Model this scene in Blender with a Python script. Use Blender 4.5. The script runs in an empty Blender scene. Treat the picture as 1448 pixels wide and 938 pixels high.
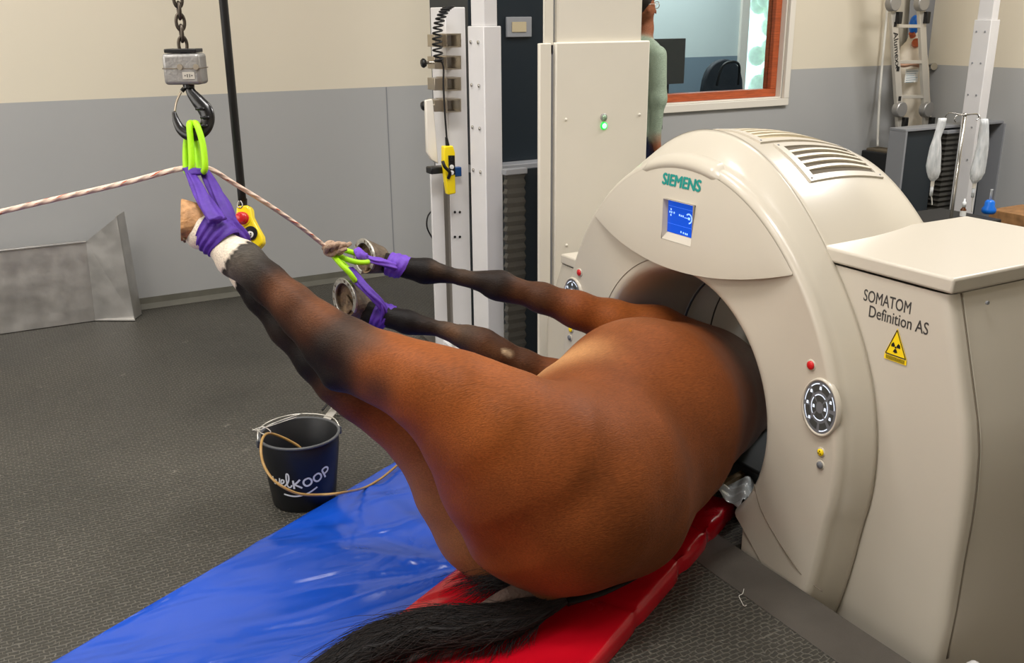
import bpy, math, random
import numpy as np
from mathutils import Vector, Matrix
random.seed(7); rng = np.random.RandomState(11)
COL = bpy.context.scene.collection
# ------------------------------------------------------------------ camera frame (1448 x 938)
F = 1362.32; CX, CY = 724.0, 469.0
R = np.array([[0.8729950595865892, -0.48766522675013374, -0.007890028906678712],
              [-0.15724755731683904, -0.2661101863117125, -0.9510302700014512],
              [0.46168477520413753, 0.8314854150013015, -0.30899704365061276]])
C = np.array([0.0, 0.0, 1.6])
def ray(px, py): return R.T @ np.array([(px-CX)/F, (py-CY)/F, 1.0])
def D(px, py, d): return C + ray(px, py)*d                 # point at a depth in metres
def ZP(px, py, z=0.0):
    d = ray(px, py); return C + d*((z-C[2])/d[2])
def XP(px, py, x):
    d = ray(px, py); return C + d*((x-C[0])/d[0])
def YP(px, py, y):
    d = ray(px, py); return C + d*((y-C[1])/d[1])
def cam_dir(v):
    v = R.T @ np.array(v, float); return v/np.linalg.norm(v)

# ------------------------------------------------------------------ materials
def lin(c):
    out = []
    for v in c[:3]:
        v = v/255.0
        out.append(v/12.92 if v <= 0.04045 else ((v+0.055)/1.055)**2.4)
    return tuple(out)
def mat(name, col, rough=0.5, metal=0.0, bump=0.0, bscale=60.0, var=0.0, vscale=4.0, coat=0.0, spec=0.5,
        emit=None, estr=0.0, trans=0.0, alpha=1.0, stretch=None, rvar=0.0, ior=1.45, sss=0.0):
    m = bpy.data.materials.new(name); m.use_nodes = True
    nt = m.node_tree; N = nt.nodes; L = nt.links
    b = N['Principled BSDF']
    lc = lin(col)
    b.inputs['Base Color'].default_value = (*lc, 1)
    b.inputs['Roughness'].default_value = rough; b.inputs['Metallic'].default_value = metal
    b.inputs['Coat Weight'].default_value = coat; b.inputs['Coat Roughness'].default_value = 0.12
    b.inputs['Specular IOR Level'].default_value = spec
    b.inputs['Transmission Weight'].default_value = trans; b.inputs['Alpha'].default_value = alpha
    b.inputs['IOR'].default_value = ior
    if sss: b.inputs['Subsurface Weight'].default_value = sss; b.inputs['Subsurface Scale'].default_value = 0.01
    if emit is not None:
        b.inputs['Emission Color'].default_value = (*lin(emit), 1); b.inputs['Emission Strength'].default_value = estr
    tc = N.new('ShaderNodeTexCoord'); mp = N.new('ShaderNodeMapping')
    L.new(tc.outputs['Object'], mp.inputs['Vector'])
    if stretch: mp.inputs['Scale'].default_value = stretch
    if var or rvar:
        nz = N.new('ShaderNodeTexNoise'); nz.inputs['Scale'].default_value = vscale; nz.inputs['Detail'].default_value = 5
        L.new(mp.outputs[0], nz.inputs['Vector'])
    if var:
        rp = N.new('ShaderNodeValToRGB')
        rp.color_ramp.elements[0].position = 0.3; rp.color_ramp.elements[1].position = 0.7
        rp.color_ramp.elements[0].color = (*[max(0, v*(1-var)) for v in lc], 1)
        rp.color_ramp.elements[1].color = (*[min(1, v*(1+var)) for v in lc], 1)
        L.new(nz.outputs['Fac'], rp.inputs['Fac']); L.new(rp.outputs['Color'], b.inputs['Base Color'])
    if rvar:
        mr = N.new('ShaderNodeMapRange'); mr.inputs['To Min'].default_value = max(0.03, rough-rvar); mr.inputs['To Max'].default_value = rough+rvar
        mr.inputs['From Min'].default_value = 0.3; mr.inputs['From Max'].default_value = 0.7
        L.new(nz.outputs['Fac'], mr.inputs['Value']); L.new(mr.outputs[0], b.inputs['Roughness'])
    if bump:
        n2 = N.new('ShaderNodeTexNoise'); n2.inputs['Scale'].default_value = bscale; n2.inputs['Detail'].default_value = 4
        L.new(mp.outputs[0], n2.inputs['Vector'])
        bp = N.new('ShaderNodeBump'); bp.inputs['Strength'].default_value = bump; bp.inputs['Distance'].default_value = 0.01
        L.new(n2.outputs['Fac'], bp.inputs['Height']); L.new(bp.outputs[0], b.inputs['Normal'])
    return m

M = {}
M['gantry'] = mat('gantry_plastic', (200, 192, 176), 0.28, coat=0.3, var=0.02, vscale=2.5)
M['gantry_top'] = mat('gantry_lid_plastic', (198, 190, 175), 0.38, coat=0.1)
M['seam'] = mat('dark_seam', (120, 110, 95), 0.6)
M['liner'] = mat('bore_liner', (236, 236, 230), 0.25)
M['ring'] = mat('bore_ring', (70, 72, 70), 0.4)
M['vent_dark'] = mat('vent_shade_brown', (96, 86, 70), 0.8)
M['vent_tan'] = mat('vent_shade_tan', (186, 172, 140), 0.8)
M['vent_slat'] = mat('vent_slat_plastic', (222, 213, 194), 0.4)
M['teal'] = mat('teal_print', (20, 140, 130), 0.5)
M['dark_print'] = mat('dark_print', (62, 60, 58), 0.5)
M['white_print'] = mat('white_print', (225, 228, 228), 0.5)
M['yellow'] = mat('yellow_print', (250, 215, 20), 0.45)
M['black'] = mat('black_plastic', (22, 22, 23), 0.35)
M['bellows'] = mat('bellows_fabric', (62, 60, 55), 0.45, bump=0.1)
M['post_grey'] = mat('post_side_shade', (122, 116, 110), 0.5)
M['black_matte'] = mat('black_rubber', (28, 28, 29), 0.6, bump=0.1)
M['grey_panel'] = mat('grey_button_panel', (112, 114, 118), 0.4)
M['button_lit'] = mat('lit_button', (215, 225, 235), 0.3, emit=(225, 235, 255), estr=0.7)
M['red_button'] = mat('red_button', (205, 30, 36), 0.3, coat=0.4)
M['screen'] = mat('blue_screen', (10, 60, 170), 0.15, emit=(10, 74, 190), estr=0.75)
M['screen_lit'] = mat('screen_symbols', (150, 190, 250), 0.3, emit=(140, 185, 250), estr=0.9)
M['screen_line'] = mat('screen_line', (50, 100, 200), 0.3, emit=(60, 115, 220), estr=0.8)
M['wood'] = mat('window_wood', (176, 84, 44), 0.4, var=0.25, vscale=10, stretch=(1, 1, 12), coat=0.2)
M['white_paint'] = mat('white_paint', (232, 226, 214), 0.45)
M['steel_white'] = mat('white_powder_coat', (222, 220, 220), 0.38, var=0.03, vscale=6)
M['column_beige'] = mat('cream_powder_coat', (222, 216, 202), 0.4, var=0.015, vscale=5)
M['navy'] = mat('navy_panel', (24, 34, 42), 0.35)
M['anthracite'] = mat('anthracite_panel', (40, 47, 52), 0.4)
M['grey_metal'] = mat('grey_painted_metal', (140, 142, 146), 0.4)
M['alu'] = mat('brushed_aluminium', (205, 203, 200), 0.42, metal=0.85, var=0.12, vscale=9, bump=0.05, bscale=40, rvar=0.1)
M['alu_pale'] = mat('ladder_aluminium', (205, 200, 190), 0.45, metal=0.45, var=0.05)
M['steel'] = mat('stainless_steel', (190, 180, 165), 0.28, metal=0.95, rvar=0.08)
M['chrome'] = mat('chrome', (190, 188, 184), 0.2, metal=1.0)
M['cast'] = mat('cast_grey_metal', (160, 158, 155), 0.4, metal=0.55, bump=0.15, bscale=90, rvar=0.1)
M['chain'] = mat('dark_chain_steel', (92, 84, 76), 0.38, metal=0.8, var=0.3, vscale=60)
M['hook'] = mat('black_hook_lacquer', (20, 20, 22), 0.25, coat=0.3)
M['lime'] = mat('lime_rope_sleeve', (176, 240, 20), 0.45, bump=0.2, bscale=300, sss=0.1)
M['purple'] = mat('purple_webbing', (80, 42, 150), 0.6, bump=0.35, bscale=45, var=0.15, vscale=40)
M['purple_light'] = mat('light_purple_webbing', (112, 68, 190), 0.6, bump=0.35, bscale=45, var=0.12, vscale=40)
M['yellow_plastic'] = mat('yellow_plastic', (248, 220, 20), 0.35, coat=0.2)
M['blue_plastic'] = mat('blue_plastic', (18, 110, 215), 0.3)
M['blue_dark'] = mat('dark_blue_plastic', (20, 70, 130), 0.4)
M['hoof_tan'] = mat('unshod_hoof_horn', (172, 128, 84), 0.6, var=0.5, vscale=38, bump=0.5, bscale=70)
M['hoof_dark'] = mat('front_hoof_horn', (96, 82, 66), 0.6, var=0.4, vscale=35, bump=0.5, bscale=80)
M['sole'] = mat('hoof_sole', (104, 84, 62), 0.75, var=0.45, vscale=45, bump=0.9, bscale=60)
M['shoe'] = mat('worn_horseshoe_steel', (172, 168, 160), 0.38, metal=0.85, var=0.2, vscale=60, bump=0.2, bscale=120)
M['cord'] = mat('black_cord', (18, 18, 18), 0.45)
M['white_cord'] = mat('white_cord', (232, 230, 222), 0.5)
M['bucket'] = mat('black_bucket_plastic', (24, 25, 28), 0.42, var=0.1, vscale=20)
M['bucket_rim'] = mat('grey_bucket_rim', (84, 86, 88), 0.4)
M['hose'] = mat('amber_tube', (176, 140, 84), 0.2, sss=0.1)
M['wire'] = mat('white_wire', (214, 210, 200), 0.3, metal=0.6)
M['table_black'] = mat('scanner_table', (52, 56, 58), 0.45)
M['lath'] = mat('wooden_lath', (120, 100, 70), 0.6, var=0.2, vscale=20)
M['film'] = mat('plastic_film', (214, 220, 222), 0.16, var=0.25, vscale=14, bump=0.6, bscale=14, coat=0.6)
M['bag'] = mat('clear_fluid_bag', (240, 246, 248), 0.10, trans=0.35, ior=1.2, bump=1.0, bscale=45, stretch=(1, 1, 0.22), var=0.22, vscale=50)
M['fluid'] = mat('fluid_streaks', (166, 196, 214), 0.15, trans=0.5, ior=1.1)
M['bag_white'] = mat('white_sack', (226, 216, 198), 0.5, bump=0.3, bscale=15, var=0.06, vscale=12)
M['amber'] = mat('amber_glass', (90, 50, 20), 0.2)
M['paper'] = mat('white_paper', (236, 236, 232), 0.6)
M['green_lamp'] = mat('green_lamp', (120, 255, 150), 0.3, emit=(150, 255, 180), estr=2.2)
M['green_ring'] = mat('green_lamp_ring', (20, 210, 70), 0.3, emit=(10, 220, 60), estr=0.9)
M['green_off'] = mat('unlit_green_lamp', (150, 180, 150), 0.2, metal=0.3)
M['jacket'] = mat('sage_jacket_cloth', (142, 158, 138), 0.8, bump=0.4, bscale=18, var=0.12, vscale=7)
M['jeans'] = mat('blue_jeans', (34, 44, 72), 0.8, bump=0.2)
M['skin'] = mat('person_skin', (150, 92, 62), 0.5, sss=0.1)
M['hair'] = mat('dark_hair', (30, 22, 18), 0.5)
M['glass'] = mat('clear_glass', (240, 250, 250), 0.02, trans=1.0, ior=1.02, spec=0.3)
M['monitor'] = mat('monitor_back', (62, 62, 62), 0.5)
M['chair'] = mat('office_chair_black', (30, 36, 44), 0.5, bump=0.2)
M['desk'] = mat('pale_desk', (190, 190, 185), 0.5)
M['day'] = mat('daylight', (235, 244, 250), 0.5, emit=(232, 243, 250), estr=1.15)
M['leaf'] = mat('garden_green_glow', (170, 195, 170), 0.6, emit=(208, 228, 214), estr=0.62, var=0.3, vscale=12)  # leaves given their own glow, bleaching the green as daylight would
M['brown'] = mat('brown_box', (150, 110, 70), 0.7, var=0.3, vscale=20)
M['rope_tail'] = mat('twisted_rope', (205, 180, 160), 0.8, bump=0.5, bscale=200)
M['knot'] = mat('frayed_rope', (176, 148, 126), 0.85, bump=0.6, bscale=120, var=0.3, vscale=60)
M['tail'] = mat('black_tail_hair', (24, 21, 21), 0.6, spec=0.3)
M['tail_edge'] = mat('brown_tail_hair', (38, 31, 28), 0.6, spec=0.3)
M['dock'] = mat('bare_dock_skin', (84, 66, 58), 0.7, bump=0.5, bscale=90, var=0.2, vscale=30)
M['skin_dark'] = mat('dark_bare_skin', (52, 46, 44), 0.4, bump=0.3, bscale=60)
M['ceil'] = mat('ceiling_paint', (214, 210, 202), 0.7)
M['lamp_panel'] = mat('light_panel', (255, 250, 240), 0.5, emit=(255, 248, 236), estr=3.0)

def rope_mat(name, base, fleck):
    m = mat(name, base, 0.8); nt = m.node_tree; N = nt.nodes; L = nt.links; b = N['Principled BSDF']
    uv = N.new('ShaderNodeUVMap'); uv.uv_map = 'UVMap'
    mp = N.new('ShaderNodeMapping'); L.new(uv.outputs[0], mp.inputs['Vector'])
    mp.inputs['Scale'].default_value = (1, .35, 1)
    w = N.new('ShaderNodeTexWave'); w.wave_type = 'BANDS'; w.bands_direction = 'DIAGONAL'; w.inputs['Scale'].default_value = 1.0
    w.inputs['Distortion'].default_value = 0.6
    L.new(mp.outputs[0], w.inputs['Vector'])
    nz = N.new('ShaderNodeTexNoise'); nz.inputs['Scale'].default_value = 1.7; L.new(mp.outputs[0], nz.inputs['Vector'])
    mt = N.new('ShaderNodeMath'); mt.operation = 'MULTIPLY'; L.new(w.outputs['Fac'], mt.inputs[0]); L.new(nz.outputs['Fac'], mt.inputs[1])
    rp = N.new('ShaderNodeValToRGB'); rp.color_ramp.elements[0].position = 0.50; rp.color_ramp.elements[1].position = 0.56
    rp.color_ramp.elements[0].color = (*lin(base), 1); rp.color_ramp.elements[1].color = (*lin(fleck), 1)
    L.new(mt.outputs[0], rp.inputs['Fac']); L.new(rp.outputs['Color'], b.inputs['Base Color'])
    bp = N.new('ShaderNodeBump'); bp.inputs['Strength'].default_value = 0.8; bp.inputs['Distance'].default_value = 0.002
    L.new(w.outputs['Fac'], bp.inputs['Height']); L.new(bp.outputs[0], b.inputs['Normal'])
    return m
M['rope'] = rope_mat('flecked_white_rope', (224, 200, 182), (196, 92, 62))
M['rope2'] = rope_mat('flecked_tan_rope', (190, 150, 126), (120, 70, 50))

def floor_mat():
    m = mat('textured_rubber_mat', (70, 68, 62), 0.5); nt = m.node_tree; N = nt.nodes; L = nt.links; b = N['Principled BSDF']
    tc = N.new('ShaderNodeTexCoord'); mp = N.new('ShaderNodeMapping'); L.new(tc.outputs['Object'], mp.inputs['Vector'])
    # warp so that the raised marks become short hooked bars
    wv = N.new('ShaderNodeTexNoise'); wv.inputs['Scale'].default_value = 40; L.new(mp.outputs[0], wv.inputs['Vector'])
    add = N.new('ShaderNodeVectorMath'); add.operation = 'MULTIPLY_ADD'; add.inputs[1].default_value = (0.02, 0.02, 0)
    L.new(wv.outputs['Color'], add.inputs[0]); L.new(mp.outputs[0], add.inputs[2])
    br = N.new('ShaderNodeTexBrick'); br.inputs['Scale'].default_value = 1.0; br.inputs['Brick Width'].default_value = 0.028
    br.inputs['Row Height'].default_value = 0.0155; br.inputs['Mortar Size'].default_value = 0.0036; br.inputs['Mortar Smooth'].default_value = 0.8
    br.offset = 0.5
    L.new(add.outputs[0], br.inputs['Vector'])
    n2 = N.new('ShaderNodeTexNoise'); n2.inputs['Scale'].default_value = 1.6; n2.inputs['Detail'].default_value = 6; L.new(mp.outputs[0], n2.inputs['Vector'])
    n3 = N.new('ShaderNodeTexNoise'); n3.inputs['Scale'].default_value = 14; n3.inputs['Detail'].default_value = 6; L.new(mp.outputs[0], n3.inputs['Vector'])
    rp = N.new('ShaderNodeValToRGB'); rp.color_ramp.elements[0].position = 0.3; rp.color_ramp.elements[1].position = 0.75
    rp.color_ramp.elements[0].color = (*lin((62, 60, 54)), 1); rp.color_ramp.elements[1].color = (*lin((80, 77, 70)), 1)
    L.new(n2.outputs['Fac'], rp.inputs['Fac'])
    rp2 = N.new('ShaderNodeValToRGB'); rp2.color_ramp.elements[0].position = 0.66; rp2.color_ramp.elements[1].position = 0.8
    rp2.color_ramp.elements[0].color = (0, 0, 0, 1); rp2.color_ramp.elements[1].color = (.5, .5, .5, 1)
    L.new(n3.outputs['Fac'], rp2.inputs['Fac'])
    mx = N.new('ShaderNodeMixRGB'); mx.inputs['Color2'].default_value = (*lin((136, 130, 120)), 1)
    L.new(rp2.outputs['Color'], mx.inputs['Fac']); L.new(rp.outputs['Color'], mx.inputs['Color1'])
    mx3 = N.new('ShaderNodeMixRGB'); mx3.blend_type = 'MULTIPLY'; mx3.use_clamp = False; mx3.inputs['Fac'].default_value = 1.0
    inv = N.new('ShaderNodeMapRange'); inv.inputs['To Min'].default_value = 0.70; inv.inputs['To Max'].default_value = 1.9  # raised marks lightened in the colour, standing in for highlights on them
    L.new(br.outputs['Fac'], inv.inputs['Value']); L.new(mx.outputs[0], mx3.inputs['Color1']); L.new(inv.outputs[0], mx3.inputs['Color2'])
    L.new(mx3.outputs[0], b.inputs['Base Color'])
    bp = N.new('ShaderNodeBump'); bp.inputs['Strength'].default_value = 0.9; bp.inputs['Distance'].default_value = 0.004
    L.new(br.outputs['Fac'], bp.inputs['Height']); L.new(bp.outputs[0], b.inputs['Normal'])
    mr = N.new('ShaderNodeMapRange'); mr.inputs['To Min'].default_value = 0.38; mr.inputs['To Max'].default_value = 0.62
    L.new(n2.outputs['Fac'], mr.inputs['Value']); L.new(mr.outputs[0], b.inputs['Roughness'])
    return m
M['floor'] = floor_mat()
M['floor_strip'] = mat('smooth_rubber_strip', (78, 73, 67), 0.55, var=0.15, vscale=8, bump=0.15, bscale=200)
M['cove'] = mat('cove_rubber', (98, 96, 86), 0.6, var=0.12, vscale=10)

def wall_mat():
    m = mat('two_tone_wall_paint', (200, 190, 165), 0.42); nt = m.node_tree; N = nt.nodes; L = nt.links; b = N['Principled BSDF']
    ge = N.new('ShaderNodeNewGeometry'); sp = N.new('ShaderNodeSeparateXYZ'); L.new(ge.outputs['Position'], sp.inputs[0])
    gt = N.new('ShaderNodeMath'); gt.operation = 'GREATER_THAN'; gt.inputs[1].default_value = 1.202; L.new(sp.outputs['Z'], gt.inputs[0])
    nz = N.new('ShaderNodeTexNoise'); nz.inputs['Scale'].default_value = 0.7; nz.inputs['Detail'].default_value = 3; L.new(ge.outputs['Position'], nz.inputs['Vector'])
    def ramp(a, c):
        rp = N.new('ShaderNodeValToRGB'); rp.color_ramp.elements[0].position = 0.3; rp.color_ramp.elements[1].position = 0.7
        rp.color_ramp.elements[0].color = (*lin(a), 1); rp.color_ramp.elements[1].color = (*lin(c), 1)
        L.new(nz.outputs['Fac'], rp.inputs['Fac']); return rp
    lo = ramp((172, 173, 173), (178, 178, 177)); hi = ramp((222, 214, 194), (228, 218, 198))
    mx = N.new('ShaderNodeMixRGB'); L.new(gt.outputs[0], mx.inputs['Fac']); L.new(lo.outputs[0], mx.inputs['Color1']); L.new(hi.outputs[0], mx.inputs['Color2'])
    L.new(mx.outputs[0], b.inputs['Base Color'])
    mr = N.new('ShaderNodeMapRange'); mr.inputs['To Min'].default_value = 0.34; mr.inputs['To Max'].default_value = 0.6; L.new(gt.outputs[0], mr.inputs['Value'])
    L.new(mr.outputs[0], b.inputs['Roughness'])
    n2 = N.new('ShaderNodeTexNoise'); n2.inputs['Scale'].default_value = 1.2; n2.inputs['Detail'].default_value = 2; L.new(ge.outputs['Position'], n2.inputs['Vector'])
    bp = N.new('ShaderNodeBump'); bp.inputs['Strength'].default_value = 0.25; bp.inputs['Distance'].default_value = 0.03
    L.new(n2.outputs['Fac'], bp.inputs['Height']); L.new(bp.outputs[0], b.inputs['Normal'])
    return m
M['wall'] = wall_mat()
def room_wall():
    m = mat('control_room_paint', (190, 205, 205), 0.6); nt = m.node_tree; N = nt.nodes; L = nt.links; b = N['Principled BSDF']
    ge = N.new('ShaderNodeNewGeometry'); sp = N.new('ShaderNodeSeparateXYZ'); L.new(ge.outputs['Position'], sp.inputs[0])
    gt = N.new('ShaderNodeMath'); gt.operation = 'GREATER_THAN'; gt.inputs[1].default_value = 1.202; L.new(sp.outputs['Z'], gt.inputs[0])
    mx = N.new('ShaderNodeMixRGB'); L.new(gt.outputs[0], mx.inputs['Fac'])
    mx.inputs['Color1'].default_value = (*lin((118, 136, 148)), 1); mx.inputs['Color2'].default_value = (*lin((205, 218, 216)), 1)
    L.new(mx.outputs[0], b.inputs['Base Color']); return m
M['room_wall'] = room_wall()

def vinyl(name, col):
    m = mat(name, col, 0.22, coat=0.35, rvar=0.06, vscale=5)
    nt = m.node_tree; N = nt.nodes; L = nt.links; b = N['Principled BSDF']
    tc = N.new('ShaderNodeTexCoord'); mp = N.new('ShaderNodeMapping'); L.new(tc.outputs['Object'], mp.inputs['Vector'])
    mp.inputs['Rotation'].default_value = (0, 0, 0.9); mp.inputs['Scale'].default_value = (1.0, 3.0, 1)
    n = N.new('ShaderNodeTexNoise'); n.inputs['Scale'].default_value = 2.6; n.inputs['Detail'].default_value = 1.5; n.inputs['Distortion'].default_value = 0.8
    L.new(mp.outputs[0], n.inputs['Vector'])
    bp = N.new('ShaderNodeBump'); bp.inputs['Strength'].default_value = 0.7; bp.inputs['Distance'].default_value = 0.04
    L.new(n.outputs['Fac'], bp.inputs['Height']); L.new(bp.outputs[0], b.inputs['Normal'])
    return m
M['blue_vinyl'] = vinyl('blue_vinyl', (20, 76, 188))
M['red_vinyl'] = vinyl('red_vinyl', (198, 12, 32))

def coat_mat():
    m = mat('bay_horse_coat', (150, 80, 40), 0.52, spec=0.18); nt = m.node_tree; N = nt.nodes; L = nt.links; b = N['Principled BSDF']
    at = N.new('ShaderNodeAttribute'); at.attribute_name = 'coat'
    tc = N.new('ShaderNodeTexCoord')
    mp = N.new('ShaderNodeMapping'); L.new(tc.outputs['Object'], mp.inputs['Vector']); mp.inputs['Rotation'].default_value = (0.3, 0.2, 0.5); mp.inputs['Scale'].default_value = (1, 5, 5)
    n = N.new('ShaderNodeTexNoise'); n.inputs['Scale'].default_value = 60; n.inputs['Detail'].default_value = 5; L.new(mp.outputs[0], n.inputs['Vector'])
    n2 = N.new('ShaderNodeTexNoise'); n2.inputs['Scale'].default_value = 7; n2.inputs['Detail'].default_value = 5; L.new(tc.outputs['Object'], n2.inputs['Vector'])
    mr = N.new('ShaderNodeMapRange'); mr.inputs['From Min'].default_value = 0.3; mr.inputs['From Max'].default_value = 0.7; mr.inputs['To Min'].default_value = 0.78; mr.inputs['To Max'].default_value = 1.2
    L.new(n.outputs['Fac'], mr.inputs['Value'])
    mr2 = N.new('ShaderNodeMapRange'); mr2.inputs['From Min'].default_value = 0.3; mr2.inputs['From Max'].default_value = 0.7; mr2.inputs['To Min'].default_value = 0.86; mr2.inputs['To Max'].default_value = 1.14
    L.new(n2.outputs['Fac'], mr2.inputs['Value'])
    mu = N.new('ShaderNodeMath'); mu.operation = 'MULTIPLY'; L.new(mr.outputs[0], mu.inputs[0]); L.new(mr2.outputs[0], mu.inputs[1])
    mx = N.new('ShaderNodeVectorMath'); mx.operation = 'SCALE'; L.new(at.outputs['Color'], mx.inputs[0]); L.new(mu.outputs[0], mx.inputs['Scale'])
    L.new(mx.outputs[0], b.inputs['Base Color'])
    bp = N.new('ShaderNodeBump'); bp.inputs['Strength'].default_value = 0.35; bp.inputs['Distance'].default_value = 0.004
    L.new(n.outputs['Fac'], bp.inputs['Height']); L.new(bp.outputs[0], b.inputs['Normal'])
    b.inputs['Sheen Weight'].default_value = 0.02; b.inputs['Sheen Roughness'].default_value = 0.4
    return m
M['coat'] = coat_mat()

# ------------------------------------------------------------------ object helpers
def tag(o, label=None, cat=None, group=None, kind=None):
    if label: o['label'] = label
    if cat: o['category'] = cat
    if group: o['group'] = group
    if kind: o['kind'] = kind
    return o
def empty(name, loc, label, cat, group=None, rz=0.0):
    o = bpy.data.objects.new(name, None); COL.objects.link(o)
    o.location = Vector(loc); o.rotation_euler = (0, 0, rz); o.empty_display_size = 0.1
    return tag(o, label, cat, group)
def world_off(p):
    v = Vector((0, 0, 0))
    while p is not None:
        v += p.location; p = p.parent
    return v
class MB:
    def __init__(s): s.v = []; s.f = []; s.uv = None
    def add(s, vs, fs):
        b = len(s.v); s.v += [tuple(map(float, v)) for v in vs]; s.f += [tuple(i+b for i in f) for f in fs]; return s
    def box(s, a, b, bev=0.0):
        (x0, y0, z0), (x1, y1, z1) = a, b
        return s.hexa([(x0, y0, z0), (x1, y0, z0), (x1, y1, z0), (x0, y1, z0), (x0, y0, z1), (x1, y0, z1), (x1, y1, z1), (x0, y1, z1)])
    def hexa(s, vs):
        return s.add(vs, [(0, 3, 2, 1), (4, 5, 6, 7), (0, 1, 5, 4), (1, 2, 6, 5), (2, 3, 7, 6), (3, 0, 4, 7)])
    def obox(s, c, ax, ay, az):     # centre + half axes
        c, ax, ay, az = map(np.array, (c, ax, ay, az))
        vs = [c+i*ax+j*ay+k*az for k in (-1, 1) for i, j in ((-1, -1), (1, -1), (1, 1), (-1, 1))]
        return s.hexa(vs)
    def prism(s, poly, vec):
        n = len(poly); poly = [np.array(p, float) for p in poly]; vec = np.array(vec, float)
        return s.add(poly+[p+vec for p in poly], [tuple(range(n))[::-1], tuple(range(n, 2*n))]+[(i, (i+1) % n, (i+1) % n+n, i+n) for i in range(n)])
    def beam(s, a, b, w, h, up=(0, 0, 1)):
        a, b, up = map(lambda q: np.array(q, float), (a, b, up)); d = b-a; d /= np.linalg.norm(d)
        sx = np.cross(d, up); sx /= np.linalg.norm(sx); u = np.cross(sx, d)
        return s.obox((a+b)/2, (b-a)/2, sx*w/2, u*h/2)
    def lathe(s, prof, c, axis=(0, 0, 1), n=32, cap=True):
        axis = np.array(axis, float); axis /= np.linalg.norm(axis)
        t = np.array([1, 0, 0.]) if abs(axis[0]) < .9 else np.array([0, 1., 0])
        u = np.cross(axis, t); u /= np.linalg.norm(u); w = np.cross(axis, u); c = np.array(c, float)
        vs = []; fs = []
        for r, h in prof:
            for k in range(n):
                a = 2*math.pi*k/n; vs.append(c+axis*h+(u*math.cos(a)+w*math.sin(a))*r)
        for i in range(len(prof)-1):
            for k in range(n):
                k2 = (k+1) % n; fs.append((i*n+k, i*n+k2, (i+1)*n+k2, (i+1)*n+k))
        if cap: fs += [tuple(range(n))[::-1], tuple(range((len(prof)-1)*n, len(prof)*n))]
        return s.add(vs, fs)
    def cyl(s, a, b, r, n=20, r2=None):
        a = np.array(a, float); b = np.array(b, float); d = b-a; L = np.linalg.norm(d)
        return s.lathe([(r, 0), (r2 if r2 is not None else r, L)], a, d, n)
    def ell(s, c, r, n=20, m=12, rot=None):
        vs = []; fs = []
        for i in range(m+1):
            th = math.pi*i/m
            for k in range(n):
                a = 2*math.pi*k/n
                p = np.array([r[0]*math.sin(th)*math.cos(a), r[1]*math.sin(th)*math.sin(a), r[2]*math.cos(th)])
                if rot is not None: p = rot @ p
                vs.append(np.array(c)+p)
        for i in range(m):
            for k in range(n):
                k2 = (k+1) % n; fs.append((i*n+k, (i+1)*n+k, (i+1)*n+k2, i*n+k2))
        return s.add(vs, fs)
    def tube(s, pts, rad, n=10, sub=6, flat=1.0, ridge=0, rid_amp=0.15, closed=False, up=None, twist=0.0, uvs=False, uvk=1.0):
        P = catmull(pts, sub, closed); Np = len(P)
        rr = np.interp(np.linspace(0, 1, Np), np.linspace(0, 1, len(rad)), rad) if hasattr(rad, '__len__') else np.full(Np, rad)
        T = np.gradient(P, axis=0)
        if closed: T = np.roll(P, -1, 0)-np.roll(P, 1, 0)
        T /= np.linalg.norm(T, axis=1)[:, None]+1e-12
        ref = np.array(up, float) if up is not None else (np.array([0, 0, 1.]) if abs(T[0][2]) < .85 else np.array([1., 0, 0]))
        u = np.cross(T[0], ref); u /= np.linalg.norm(u); vs = []; fs = []; lens = [0]
        ph = random.random()*6
        for i in range(Np):
            u = u-T[i]*(u@T[i]); u /= np.linalg.norm(u); w = np.cross(T[i], u)
            if i: lens.append(lens[-1]+np.linalg.norm(P[i]-P[i-1]))
            for k in range(n):
                a = 2*math.pi*k/n+twist*i/Np
                r = rr[i]*(1+(rid_amp*math.sin(ridge*a+ph+1.7*math.sin(i*0.35+ph)) if ridge else 0))
                vs.append(P[i]+(u*math.cos(a)+w*math.sin(a)*flat)*r)
        lim = Np if closed else Np-1; uvl = []
        for i in range(lim):
            i2 = (i+1) % Np
            for k in range(n):
                k2 = (k+1) % n; fs.append((i*n+k, i*n+k2, i2*n+k2, i2*n+k))
                uvl.append([(k/n*2, lens[i]*uvk), ((k+1)/n*2, lens[i]*uvk), ((k+1)/n*2, lens[min(i+1, Np-1)]*uvk), (k/n*2, lens[min(i+1, Np-1)]*uvk)])
        if not closed:
            fs += [tuple(range(n))[::-1], tuple(range((Np-1)*n, Np*n))]; uvl += [[(0, 0)]*n, [(0, 0)]*n]
        if uvs: s.uv = (s.uv or [])+uvl
        return s.add(vs, fs)
    def build(s, name, m, parent=None, smooth=False, bevel=0.0, seg=2, local=False, angle=0.6, subsurf=0):
        me = bpy.data.meshes.new(name)
        off = Vector((0, 0, 0)) if local else world_off(parent)
        me.from_pydata([(v[0]-off.x, v[1]-off.y, v[2]-off.z) for v in s.v], [], s.f); me.update()
        if s.uv:
            ul = me.uv_layers.new(name='UVMap'); i = 0
            for poly, q in zip(me.polygons, s.uv):
                for j, li in enumerate(poly.loop_indices): ul.data[li].uv = q[j]
        o = bpy.data.objects.new(name, me); COL.objects.link(o); o.parent = parent
        me.materials.append(m)
        import bmesh
        bm = bmesh.new(); bm.from_mesh(me); bmesh.ops.recalc_face_normals(bm, faces=bm.faces)
        bm.to_mesh(me); bm.free()
        if bevel:
            md = o.modifiers.new('bevel', 'BEVEL'); md.width = bevel; md.segments = seg; md.limit_method = 'ANGLE'; md.angle_limit = 0.6
            md.harden_normals = False
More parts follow.
